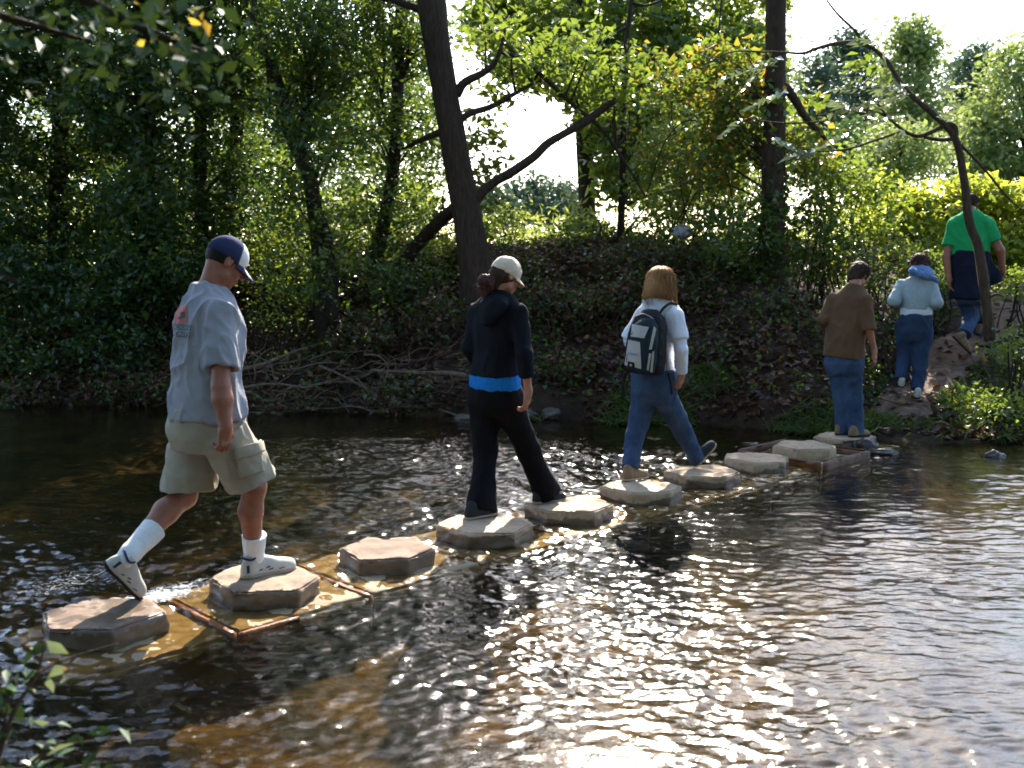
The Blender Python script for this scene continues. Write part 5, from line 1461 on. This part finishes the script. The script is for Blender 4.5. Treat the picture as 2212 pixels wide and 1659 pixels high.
    # socks, shoes
    for kn, an, t0 in ((knR, anR, .33), (knL, anL, .42)):
        a = an + (kn - an) * t0
        solid('sock', [U_(clip(cone(a + (kn - an) * .05, an, .0675, .050), a, kn - an), .01), U_(cone(an, an - (kn - an) * .10, .050, .047), .02)], .005, M['sock'], p, (.0015, 20, 1), 3)
    hb, tb_ = P(521, 1248, 5.17), P(638, 1222, 5.37); hb[2] = tb_[2] = STONE_Z + .002
    for a, b_, up, sm in ((hb, tb_, (0, 0, 1), M['sole_tan']), (P(223, 1219, 4.70), P(300, 1291, 4.875), (.62, .1, .62), M['sole_dark'])):
        o, g2, rr, uu, ff = shoe(p, a, b_, up, (M['shoe_white'], sm), 1.12, .0045)
        sb = BODY[o.name]
        side = 1
        for x0, x1, z0, z1 in ((.06, .10, .030, .070), (.27, .33, .034, .040), (.40, .47, .042, .048), (.44, .52, .030, .036), (.62, .72, .026, .030)):
            vs = []
            bv = BVHTree.FromPolygons([tuple(v) for v in sb[0]], [tuple(q) for q in sb[1]])
            for xx, zz in ((x0, z0), (x1, z0 + .004), (x1, z1 + .004), (x0, z1)):
                s = Vector(g2(xx, .12, zz)); hit, nr, _, _ = bv.ray_cast(s, Vector(-rr))
                if hit: vs.append(hit + Vector(rr) * .0025)
            if len(vs) == 4:
                me = bpy.data.meshes.new('trim'); me.from_pydata([tuple(v) for v in vs], [], [(0, 1, 2, 3)]); link('trim', me, M['shoe_trim'], o)
        tb2 = Tubes()
        for q in range(4):
            x_ = .40 + .075 * q; zz = .090 - .012 * q
            tb2.add([g2(x_, -.022, zz - .004), g2(x_ + .012, 0, zz + .010), g2(x_ + .02, .022, zz - .004)], [.0028] * 3, 5, 3)
        cc = [g2(.02 + .20 * (1 - math.cos(t)) , .040 * math.sin(t), .088 + .018 * math.cos(t * 1.0) * .5) for t in np.linspace(0, 2 * PI, 12)]
        tb2.build('lace', M['sock'], o)
        tb2 = Tubes(); tb2.add([g2(.155 + .125 * math.cos(q), .043 * math.sin(q), .100 + .016 * abs(math.cos(q)) + .006 * math.cos(q)) for q in np.linspace(0, 2 * PI, 15)], [.006] * 15, 6, 2); tb2.build('collar', M['shoe_trim'], o)
    return p
man_in_grey()

# ================= woman in black
def woman_in_black():
    F, R = nrm([.64, .77, 0]), nrm([.77, -.64, 0])
    H = P(1094, 596, 6.70); ax = head_axes((.84, .54), 24, 3); r, f, u = ax; g = lambda a, b, c: H + r * a + f * b + u * c
    tc = [P(1078, 628, 6.68), P(1077, 643, 6.67), P(1075, 664, 6.67), P(1073, 715, 6.66), P(1070, 765, 6.66), P(1069, 800, 6.67), P(1069, 832, 6.68)]
    TA = np.array([.07, .135, .178, .180, .165, .180, .192]); TB = np.array([.07, .085, .108, .122, .118, .136, .148])
    shR, elR, wrR = P(1118, 678, 6.56), P(1133, 765, 6.45), P(1141, 846, 6.47)
    shL, elL, wrL = P(1030, 678, 6.79), P(1016, 750, 6.74), P(1040, 796, 6.95)
    hiL, knL, anL = P(1047, 868, 6.74), P(1050, 975, 6.70), P(1040, 1096, 6.53)
    hiR, knR, anR = P(1096, 868, 6.64), P(1142, 975, 6.80), P(1180, 1062, 6.92)
    body = head_prims(H, ax, .95) + [U_(cone(tc[0], H - u * .05 - f * .02, .052, .048), .02), U_(loft(tc, R, TA - .03, TB - .03), .02),
            U_(cone(shR, elR, .04, .036), .02), U_(cone(elR, wrR, .036, .026), .02), U_(cone(shL, elL, .04, .036), .02), U_(cone(elL, wrL, .036, .026), .02),
            U_(cone(hiL, knL, .08, .055), .03), U_(cone(knL, anL, .055, .036), .02), U_(cone(hiR, knR, .08, .055), .03), U_(cone(knR, anR, .055, .036), .02)] \
        + hand_prims(wrR, np.array([-.12, .05, -1]), [-.8, .4, .1], F, .90, (28, 34, 36, 38)) + hand_prims(wrL, np.array([.6, .5, -.2]), [.5, -.4, -.5], np.array([0, 0, 1.]), .9)
    p = figure('woman in black hooded top and flared black trousers, cream cap, blue hem', P(1040, 1112, 6.5), body, .005, M['skin_pale'])
    hr = solid('hair', [U_(ell(g(0, -.018, .012), (.078, .100, .094), ax), .01), U_(cone(g(0, -.07, -.03), g(0, -.055, -.105), .052, .03), .03), S_(ell(g(0, .09, -.03), (.1, .075, .09), ax), .02)], .006, M['brown_hair'], p, (.006, 22, .4), 4)
    solid('bun', [U_(ell(P(1053, 612, 6.60), (.045, .045, .060)), .02), U_(ell(P(1044, 607, 6.58), (.028, .028, .036)), .02), U_(ell(P(1048, 630, 6.6), (.022, .022, .042)), .02), U_(cone(g(0, -.09, -.01), P(1056, 614, 6.6), .035, .03), .02)], .006, M['auburn_hair'], hr, (.014, 26, .5), 5)
    tb = Tubes(); rg = np.random.default_rng(8)
    for k in range(90):
        c = P(1050, 614, 6.6); d = nrm(rg.normal(size=3)); e = nrm(rg.normal(size=3))
        tb.add([c + d * .036, c + d * .052 + e * .012, c + d * .052 + e * .045 - np.array([0, 0, .025])], [.0018, .0016, .0008], 3, 3)
    tb.build('hair_strands', M['auburn_hair'], hr)
    cut = CL(g(0, -.10, .004), -u * .97 - f * .10)
    cap = solid('cap', [U_(ell(g(0, -.012, .030), (.088, .108, .098), ax), .01), cut], .005, M['cream_cap'], p, (.004, 16, 1), 5)
    brim('brim', H - f * .012, ax, M['cream_cap'], cap, .084, .102, .014, .065, .42)
    sl = lambda sh, el, wr, a, b: [U_(cone(sh, el, .063, .054), .03), U_(clip(cone(el, wr + (wr - el) * .1, .054, .043), wr - (wr - el) * .03, wr - el), .02)]
    solid('hooded_top', [U_(loft(tc[:6] + [P(1069, 812, 6.67)], R, TA, TB, .01), .02)] + sl(shR, elR, wrR, 0, 0) + sl(shL, elL, wrL, 0, 0) + [U_(cone(tc[1] - np.array([0, 0, .02]), sh_ + np.array([0, 0, .008]), .07, .058), .04) for sh_ in (shR, shL)] +
          [U_(loft([P(1046, 704, 6.53), P(1054, 684, 6.535), P(1064, 660, 6.56), P(1072, 640, 6.62)], R, [.03, .085, .125, .10], [.02, .034, .046, .06], .01), .012),
           S_(cone(tc[0] + F * .01, H, .060, .058), .01), CL(P(1069, 812, 6.67), np.array([.06, 0, -1]))], .006, M['black_knit'], p, (.010, 7, .4), 6)
    solid('undershirt', [U_(loft([P(1069, 798, 6.67), P(1069, 815, 6.67), P(1069, 836, 6.68)], R, [.174, .186, .192], [.132, .143, .150], .008), .01)], .006, M['blue_tee'], p, (.006, 12, .3), 7)
    def leg(hi, kn, an, r2, fl): return [U_(cone(hi, kn, .106, .079), .06), U_(loft([kn + (an - kn) * t for t in (-.1, .3, .65, .9, 1.06)], R, [.077, .076, .083, .094, r2], [.077, .076, .085, .100, r2 * fl], .006), .03)]
    solid('trousers', [U_(loft([P(1069, 822, 6.68), P(1070, 845, 6.68), P(1071, 870, 6.68), P(1071, 892, 6.68)], R, [.182, .192, .188, .15], [.142, .158, .150, .10], .03), .02)] + leg(hiL, knL, anL, .098, 1.02) + leg(hiR, knR, anR, .098, 1.12),
          .006, M['black_jersey'], p, (.010, 6, .4), 8)
    for a, b in ((P(1005, 1122, 6.40), P(1074, 1105, 6.58)), (P(1151, 1087, 6.84), P(1221, 1077, 6.98))):
        a[2] = b[2] = STONE_Z + .003
        shoe(p, a, b, (0, 0, 1), (M['boot_grey'], M['sole_tan']), .95, .006)
woman_in_black()

# ================= woman with the backpack
def woman_with_pack():
    F, R = nrm([.55, .83, 0]), nrm([.83, -.55, 0])
    H = P(1430, 611, 7.90); ax = head_axes((.78, .62), 10, 5); r, f, u = ax; g = lambda a, b, c: H + r * a + f * b + u * c
    tc = [P(1426, 640, 7.88), P(1425, 653, 7.87), P(1423, 668, 7.86), P(1420, 705, 7.85), P(1416, 755, 7.85), P(1413, 792, 7.85), P(1412, 812, 7.85)]
    TA = np.array([.062, .120, .160, .165, .155, .160, .168]); TB = np.array([.06, .080, .100, .115, .118, .128, .134])
    shR, elR, wrR = P(1457, 684, 7.75), P(1472, 757, 7.68), P(1473, 806, 7.72)
    shL, elL, wrL = P(1388, 684, 7.97), P(1358, 735, 7.98), P(1374, 775, 8.15)
    hiL, knL, anL = P(1391, 860, 7.90), P(1371, 945, 7.80), P(1362, 1008, 7.66)
    hiR, knR, anR = P(1437, 860, 7.82), P(1476, 932, 7.98), P(1503, 990, 8.08)
    body = head_prims(H, ax, .95) + [U_(cone(tc[0], H - u * .05 - f * .02, .05, .048), .02), U_(loft(tc, R, TA - .03, TB - .03), .02),
            U_(cone(shR, elR, .038, .034), .02), U_(cone(elR, wrR, .034, .026), .02), U_(cone(shL, elL, .038, .034), .02), U_(cone(elL, wrL, .034, .026), .02),
            U_(cone(hiL, knL, .08, .052), .03), U_(cone(knL, anL, .052, .036), .02), U_(cone(hiR, knR, .08, .052), .03), U_(cone(knR, anR, .052, .036), .02)] \
        + hand_prims(wrR, np.array([-.12, .1, -1]), [-.7, .5, .1], F, .92, (24, 30, 32, 36)) + hand_prims(wrL, np.array([.5, .6, -.2]), [.5, -.4, -.5], np.array([0, 0, 1.]), .9)
    p = figure('woman in white top and blue jeans wearing a backpack, front toe raised', P(1371, 1032, 7.68), body, .006, M['skin_pale'])
    solid('hair', [U_(ell(g(0, -.015, .022), (.098, .112, .098), ax), .02), U_(loft([g(0, -.03, .03), g(0, -.036, -.03), g(0, -.034, -.09), g(0, -.028, -.150)], r, [.096, .112, .124, .120], [.100, .104, .108, .098], .025), .03),
                   S_(loft([g(0, .085, .06), g(0, .09, -.04), g(0, .1, -.2)], r, [.045, .062, .075], [.05, .055, .06], .01), .02), CL(g(0, 0, -.145), -u - f * .18)], .006, M['blond_hair'], p, (.004, 26, .12), 9)
    strands('hair_strands', M['blond_hair'], p, H, ax, (.118, .116, .112), 420, .105, -.165, (48, 312), .0022, 1.10, 3)
    pf = U_(loft(tc, R, TA, TB, .01), .02)
    up = lambda s, e: U_(clip(cone(s, s + (e - s) * 1.0, .070, .074), s + (e - s) * .68, e - s), .03)
    solid('shirt', [pf, up(shR, elR), U_(clip(cone(shL, elL, .066, .070), elL, elL - shL), .03), U_(cone(shR, elR, .052, .050), .02), U_(clip(cone(elR, wrR + (wrR - elR) * .1, .050, .037), wrR, wrR - elR), .02),
                    U_(cone(elL, wrL, .046, .036), .02), U_(cone(tc[1] - np.array([0, 0, .02]), shR, .065, .062), .04), U_(cone(tc[1] - np.array([0, 0, .02]), shL, .065, .060), .04), S_(cone(tc[0] + F * .01, H, .055, .056), .01)], .006, M['white_tee'], p, (.009, 8, .4), 10)
    cut = lambda an, kn: ((an, an - kn), 0, 'p')
    solid('jeans', [U_(loft([P(1412, 798, 7.85), P(1412, 815, 7.85), P(1413, 845, 7.85), P(1414, 868, 7.85)], R, [.182, .186, .186, .15], [.148, .154, .150, .11], .02), .03),
                    U_(cone(hiL, knL, .098, .073), .06), U_(clip(cone(knL, anL + (anL - knL) * .1, .073, .061), anL + (anL - knL) * .05, anL - knL), .03), U_(cone(hiR, knR, .100, .073), .03), U_(clip(cone(knR, anR + (anR - knR) * .1, .073, .062), anR + (anR - knR) * .08, anR - knR), .03)],
          .006, M['denim'], p, (.012, 7, .5), 11)
    a, b = P(1345, 1038, 7.58), P(1398, 1029, 7.74); a[2] = b[2] = STONE_Z + .003
    shoe(p, a, b, (0, 0, 1), (M['boot'], M['boot_sole']), 1.0, .006, 'boot')
    a, b = P(1500, 1010, 8.08), P(1545, 958, 8.20)
    shoe(p, a, b, (-.5, -.3, .8), (M['boot_grey'], M['boot_sole']), 1.0, .006, 'boot')
    # backpack
    C = P(1395, 738, 7.66); bk = empty('backpack', tuple(C)); put(bk, 'black and pale grey backpack worn over the white top', 'backpack')
    st = [P(1392, 808, 7.665), P(1392, 800, 7.665), P(1393, 775, 7.66), P(1397, 735, 7.665), P(1402, 700, 7.68), P(1405, 680, 7.70), P(1408, 668, 7.715)]
    bo = solid('pack_body', [U_(loft(st, R, [.128, .150, .156, .150, .135, .100, .055], [.085, .105, .112, .108, .095, .070, .045], .02, True, 2.8), .02)], .005, M['pack_black'], bk, (.004, 14, 1), 12)
    b = BODY[bo.name]
    fr = solid('front_pocket', [U_(loft([P(1383, 804, 7.58), P(1385, 780, 7.575), P(1391, 735, 7.58), P(1397, 702, 7.60), P(1401, 688, 7.63)], R, [.110, .120, .112, .094, .055], [.055, .06, .058, .052, .03], .015, True, 2.6), .02)], .005, M['pack_teal'], bk, (.003, 14, 1), 13)
    fb = BODY[fr.name]
    fbv = (np.vstack([b[0], fb[0]]), np.vstack([b[1], fb[1] + len(b[0])]))
    for nm, q in (('panel', [(1366, 700), (1402, 707), (1392, 731), (1363, 727)]), ('panel', [(1358, 734), (1383, 739), (1386, 797), (1350, 788)]), ('side_stripe', [(1412, 704), (1417, 710), (1408, 755), (1402, 755)]),
                  ('side_stripe', [(1402, 763), (1407, 764), (1401, 800), (1397, 799)]), ('side_stripe', [(1409, 759), (1413, 759), (1409, 804), (1404, 803)])):
        decal(nm, q, fbv, M['pack_grey'], bk, 8, 12, .004)
    text_decal('mark', 'OUTDOOR', 1, [(1357, 760.5), (1378, 764), (1377.5, 769), (1356, 765.5)], fbv, M['logo_blue'], bk, .008)
    decal('ring', [(1357, 780), (1371, 783), (1372, 795), (1357, 792)], fbv, M['pack_black'], bk, 6, 6, .006)
    decal('ring', [(1362, 786), (1366, 787), (1366, 791), (1362, 790)], fbv, M['pack_grey'], bk, 2, 2, .009)
    tb = Tubes(); tb.add([P(x, y, z) for x, y, z in ((1371, 684, 7.60), (1388, 678, 7.60), (1404, 684, 7.585), (1420, 697, 7.60), (1425, 716, 7.60), (1424, 740, 7.59))], [.004] * 6, 5, 5); tb.build('piping', M['pack_grey'], bk)
    def strap(pts, w, mat, nm='strap'):
        q, _ = smooth_path([P(*c) for c in pts], [1] * len(pts), 6); T = np.gradient(q, axis=0); side = np.cross(T, [0, 0, 1.]) ; n = len(q)
        nn = np.cross(T, np.array([.6, -.6, .5])); nn /= np.linalg.norm(nn, axis=1)[:, None]
        V = np.vstack([q - nn * w, q + nn * w]); me = raw_mesh(nm, V, [(i, i + 1, n + i + 1, n + i) for i in range(n - 1)], 4)
        o = link(nm, me, mat, bk); m_ = o.modifiers.new('thick', 'SOLIDIFY'); m_.thickness = .012; m_.offset = 0
    strap([(1422, 684, 7.66), (1434, 668, 7.69), (1448, 660, 7.74), (1462, 662, 7.79), (1469, 676, 7.83)], .022, M['pack_grey'])
    strap([(1423, 679, 7.655), (1435, 664, 7.685), (1449, 655, 7.735), (1463, 657, 7.785)], .009, M['pack_black'])
    strap([(1403, 672, 7.70), (1396, 660, 7.75), (1392, 652, 7.80), (1391, 656, 7.9)], .020, M['pack_grey'])
    strap([(1444, 800, 7.70), (1442, 772, 7.70), (1438, 748, 7.70)], .018, M['pack_grey'])
    strap([(1352, 806, 7.66), (1346, 830, 7.66), (1347, 856, 7.66)], .012, M['pack_black'])
    strap([(1444, 806, 7.66), (1450, 830, 7.64), (1452, 852, 7.64)], .012, M['pack_black'])
woman_with_pack()

# ================= woman in the brown sweater
def simple_legs(name, p, hips, HA, HB, R, legs, mat, h=.008, seed=0):
    pr = [U_(loft(hips, R, HA, HB, .03), .02)]
    for hi, kn, an, r1, r2, r3 in legs:
        pr += [U_(cone(hi, kn, r1, r2), .06), U_(clip(cone(kn, an + (an - kn) * .12, r2, r3), an + (an - kn) * .08, an - kn), .03)]
    return solid(name, pr, h, mat, p, (.012, 7, .5), seed)

def woman_in_brown():
    F, R = nrm([.66, .75, 0]), nrm([.75, -.66, 0])
    H = P(1858, 594, 9.78); ax = head_axes((.88, .47), 28, 0); r, f, u = ax; g = lambda a, b, c: H + r * a + f * b + u * c
    tc = [P(1848, 614, 9.72), P(1846, 628, 9.72), P(1840, 643, 9.71), P(1831, 690, 9.69), P(1825, 738, 9.67), P(1821, 775, 9.67)]
    TA = np.array([.065, .125, .178, .190, .192, .200]); TB = np.array([.062, .082, .108, .130, .148, .162])
    shR, elR, wrR = P(1868, 652, 9.6), P(1877, 708, 9.52), P(1888, 756, 9.58)
    shL, elL, wrL = P(1800, 652, 9.82), P(1780, 690, 9.76), P(1800, 716, 9.96)
    hiL, knL, anL = P(1806, 785, 9.72), P(1819, 862, 9.72), P(1819, 930, 9.72)
    hiR, knR, anR = P(1841, 785, 9.62), P(1846, 862, 9.64), P(1850, 932, 9.63)
    body = head_prims(H, ax, .96) + [U_(cone(tc[0], H - u * .05 - f * .03, .052, .05), .02), U_(loft(tc, R, TA - .03, TB - .03), .02),
            U_(cone(shR, elR, .042, .038), .02), U_(cone(elR, wrR, .038, .027), .02), U_(cone(shL, elL, .042, .036), .02), U_(cone(elL, wrL, .036, .027), .02),
            U_(cone(hiL, knL, .08, .05), .03), U_(cone(knL, anL, .05, .036), .02), U_(cone(hiR, knR, .08, .05), .03), U_(cone(knR, anR, .05, .036), .02)] \
        + hand_prims(wrR, np.array([.12, -.1, -1]), [-.6, .5, 0], F, .92, (14, 18, 20, 22)) + hand_prims(wrL, np.array([.5, .6, 0]), [.5, -.4, -.5], np.array([0, 0, 1.]), .9)
    p = figure('woman in loose brown sweater and jeans standing on the last stepping stone', P(1836, 938, 9.68), body, .007, M['skin_pale'])
    solid('hair', [U_(ell(g(0, -.022, .022), (.088, .102, .100), ax), .02), U_(ell(g(0, -.06, -.04), (.066, .05, .06), ax), .02), S_(ell(g(0, .11, -.05), (.11, .08, .10), ax), .02), S_(ell(g(.08, .0, -.02), (.03, .03, .045), ax), .01)], .006, M['brown_hair'], p, (.010, 24, .4), 14)
    strands('hair_strands', M['brown_hair'], p, H, ax, (.094, .104, .104), 260, .10, -.05, (70, 290), .0022, 1.0, 4, .006, .06)
    solid('sweater', [U_(loft(tc, R, TA, TB, .012), .02), U_(clip(cone(shR, elR + (elR - shR) * .3, .070, .066), elR + (elR - shR) * .12, elR - shR), .035), U_(cone(shL, elL, .068, .062), .03), U_(cone(elL, wrL, .060, .05), .02), U_(cone(tc[1], shR, .06, .062), .04), U_(cone(tc[1], shL, .06, .06), .04), S_(cone(tc[0], H, .058, .06), .01)], .007, M['brown_knit'], p, (.012, 6, .5), 15)
    simple_legs('jeans', p, [P(1824, 765, 9.67), P(1824, 785, 9.67), P(1824, 805, 9.67)], [.175, .185, .165], [.140, .150, .12], R, [(hiL, knL, anL, .098, .074, .068), (hiR, knR, anR, .098, .076, .070)], M['denim'], .007, 16)
    for a, b in ((P(1805, 936, 9.68), P(1836, 938, 9.74)), (P(1834, 941, 9.55), P(1878, 938, 9.66))):
        a[2] = b[2] = STONE_Z + .003
        shoe(p, a, b, (0, 0, 1), (M['boot'], M['sole_dark']), .9, .007)
woman_in_brown()

def woman_with_scarf():
    F, R = nrm([.22, .97, 0]), nrm([.97, -.22, 0])
    H = P(1987, 572, 11.28); ax = head_axes((.3, .95), 38, 0); r, f, u = ax; g = lambda a, b, c: H + r * a + f * b + u * c
    tc = [P(1986, 594, 11.2), P(1984, 604, 11.2), P(1982, 616, 11.2), P(1980, 645, 11.18), P(1979, 670, 11.17)]
    TA = np.array([.07, .125, .175, .172, .168]); TB = np.array([.065, .085, .112, .125, .128])
    shR, elR, wrR = P(2012, 616, 11.16), P(2024, 654, 11.05), P(2008, 662, 11.32)
    shL, elL, wrL = P(1946, 616, 11.26), P(1931, 650, 11.15), P(1948, 658, 11.42)
    hiL, knL, anL = P(1957, 728, 11.2), P(1953, 776, 11.2), P(1947, 816, 11.1)
    hiR, knR, anR = P(1991, 728, 11.14), P(1989, 786, 11.1), P(1981, 838, 11.0)
    body = head_prims(H, ax, .95) + [U_(cone(tc[0], H - u * .05 - f * .03, .05, .048), .02), U_(loft(tc, R, TA - .03, TB - .03), .02),
            U_(cone(shR, elR, .04, .036), .02), U_(cone(elR, wrR, .036, .026), .02), U_(cone(shL, elL, .04, .036), .02), U_(cone(elL, wrL, .036, .026), .02),
            U_(cone(hiL, knL, .075, .05), .03), U_(cone(knL, anL, .05, .036), .02), U_(cone(hiR, knR, .075, .05), .03), U_(cone(knR, anR, .05, .036), .02)] \
        + hand_prims(wrR, np.array([-.4, .6, 0.]), [-.5, -.3, 0], np.array([0, 0, 1.]), .9) + hand_prims(wrL, np.array([.4, .6, 0]), [.5, -.3, 0], np.array([0, 0, 1.]), .9)
    p = figure('woman in pale blue fleece with a blue scarf climbing the dirt path, head down', P(1966, 858, 11.1), body, .008, M['skin_pale'])
    solid('hair', [U_(ell(g(0, -.018, .02), (.092, .105, .100), ax), .02), U_(ell(g(0, -.03, -.06), (.098, .08, .08), ax), .03), S_(ell(g(0, .12, -.05), (.11, .08, .12), ax), .02)], .007, M['auburn_hair'], p, (.010, 22, .3), 17)
    strands('hair_strands', M['auburn_hair'], p, H, ax, (.100, .108, .104), 200, .10, -.08, (60, 300), .0025, 1.02, 5, .006, .08)
    solid('fleece', [U_(loft(tc, R, TA, TB, .012), .02), U_(cone(shR, elR, .064, .060), .03), U_(cone(elR, wrR, .060, .046), .02), U_(cone(shL, elL, .064, .060), .03), U_(cone(elL, wrL, .060, .046), .02)], .007, M['pale_knit'], p, (.010, 7, .5), 18)
    solid('undershirt', [U_(loft([P(1979, 662, 11.17), P(1979, 681, 11.17)], R, [.164, .170], [.125, .130], .008, False), .01)], .008, M['white_tee'], p)
    solid('scarf', [U_(ell(P(1990, 590, 11.20), (.125, .115, .048)), .02), U_(ell(P(1988, 582, 11.17), (.11, .09, .045)), .02), U_(cone(P(1998, 588, 11.10), P(2022, 606, 11.12), .045, .028), .02), U_(cone(P(1970, 586, 11.1), P(2004, 598, 11.06), .035, .038), .02)], .007, M['scarf'], p, (.014, 18, .4), 19)
    simple_legs('jeans', p, [P(1978, 674, 11.17), P(1976, 695, 11.17), P(1974, 715, 11.17), P(1974, 738, 11.17)], [.155, .185, .20, .17], [.125, .150, .155, .12], R, [(hiL, knL, anL, .100, .076, .062), (hiR, knR, anR, .102, .076, .062)], M['denim_dark'], .008, 20)
    for an, a, b in ((anL, P(1947, 838, 11.05), P(1944, 818, 11.27)), (anR, P(1980, 862, 10.93), P(1984, 840, 11.16))):
        shoe(p, a, b, (0, -.25, 1), (M['shoe_white'], M['sole_dark']), .95, .008)
woman_with_scarf()

def man_in_green():
    F, R = nrm([.15, .99, 0]), nrm([.99, -.15, 0])
    H = P(2095, 440, 12.2); ax = head_axes((.1, .99), 8, 0); r, f, u = ax; g = lambda a, b, c: H + r * a + f * b + u * c
    tc = [P(2096, 457, 12.1), P(2096, 466, 12.1), P(2096, 480, 12.1), P(2096, 510, 12.08), P(2097, 549, 12.06)]
    TA = np.array([.08, .15, .215, .218, .222]); TB = np.array([.075, .10, .125, .140, .150])
    shR, elR, wrR = P(2132, 487, 12.05), P(2161, 540, 11.95), P(2166, 580, 12.0)
    shL, elL, wrL = P(2062, 488, 12.15), P(2044, 555, 12.08), P(2049, 600, 12.02)
    hiL, knL, anL = P(2086, 640, 12.1), P(2098, 686, 12.15), P(2084, 720, 11.92)
    hiR, knR, anR = P(2116, 640, 12.08), P(2120, 690, 12.45), P(2118, 738, 12.45)
    body = head_prims(H, ax, 1.02) + [U_(cone(tc[0], H - u * .05 - f * .02, .06, .056), .02), U_(loft(tc, R, TA - .03, TB - .03), .02),
            U_(cone(shR, elR, .052, .046), .02), U_(cone(elR, wrR, .048, .032), .02), U_(cone(shL, elL, .052, .046), .02), U_(cone(elL, wrL, .048, .032), .02),
            U_(cone(hiL, knL, .08, .06), .03), U_(cone(knL, anL, .06, .04), .02), U_(cone(hiR, knR, .08, .06), .03), U_(cone(knR, anR, .06, .04), .02)] \
        + hand_prims(wrR, np.array([.02, .1, -1]), [-.8, -.3, 0], F, 1.0, (26, 30, 34, 38)) + hand_prims(wrL, np.array([.25, 0, -1]), [.6, -.6, 0], F, 1.05, (14, 18, 22, 26))
    p = figure('man in green T-shirt, dark jacket tied round his waist, walking up the path', P(2100, 762, 12.0), body, .008, M['skin'])
    solid('hair', [U_(ell(g(0, -.016, .020), (.083, .104, .098), ax), .02), S_(ell(g(0, .12, -.05), (.12, .08, .12), ax), .02), CL(g(0, -.1, -.065), -u)], .007, M['brown_hair'], p, (.004, 30, 1), 21)
    strands('hair_strands', M['brown_hair'], p, H, ax, (.087, .106, .102), 200, .10, -.04, (70, 290), .0025, 1.0, 6, .004, .04)
    sl = lambda s, e: U_(clip(cone(s, e, .085, .078), s + (e - s) * .66, e - s), .04)
    solid('shirt', [U_(loft(tc, R, TA, TB, .012), .02), sl(shR, elR), sl(shL, elL), U_(cone(tc[1], shR, .075, .075), .05), U_(cone(tc[1], shL, .075, .075), .05), S_(cone(tc[0], H, .066, .066), .01)], .008, M['green_tee'], p, (.012, 6, .5), 22)
    solid('tied_jacket', [U_(loft([P(2097, 543, 12.06), P(2098, 560, 12.06), P(2097, 600, 12.06), P(2091, 646, 12.03)], R, [.222, .232, .235, .215], [.150, .168, .175, .170], .015), .02),
                          U_(loft([P(2130, 560, 12.0), P(2144, 590, 11.98), P(2149, 612, 11.98)], R, [.05, .075, .08], [.05, .06, .05], .02), .03)], .008, M['wool_navy'], p, (.014, 6, .4), 23)
    simple_legs('jeans', p, [P(2098, 610, 12.06), P(2099, 640, 12.06), P(2100, 655, 12.06)], [.18, .18, .16], [.14, .14, .12], R, [(hiL, knL, anL, .105, .085, .078), (hiR, knR, anR, .105, .085, .078)], M['denim'], .008, 24)
    shoe(p, P(2057, 728, 11.80), P(2094, 765, 11.98), (.6, -.2, .7), (M['boot'], M['sole_dark']), 1.1, .008)
    a = P(2112, 752, 12.38); b = P(2118, 742, 12.66)
    a[2] = float(height(a[0], a[1])) + .03; b[2] = float(height(b[0], b[1])) + .05
    shoe(p, a, b, (0, -.2, 1), (M['boot'], M['sole_dark']), 1.1, .008)
man_in_green()
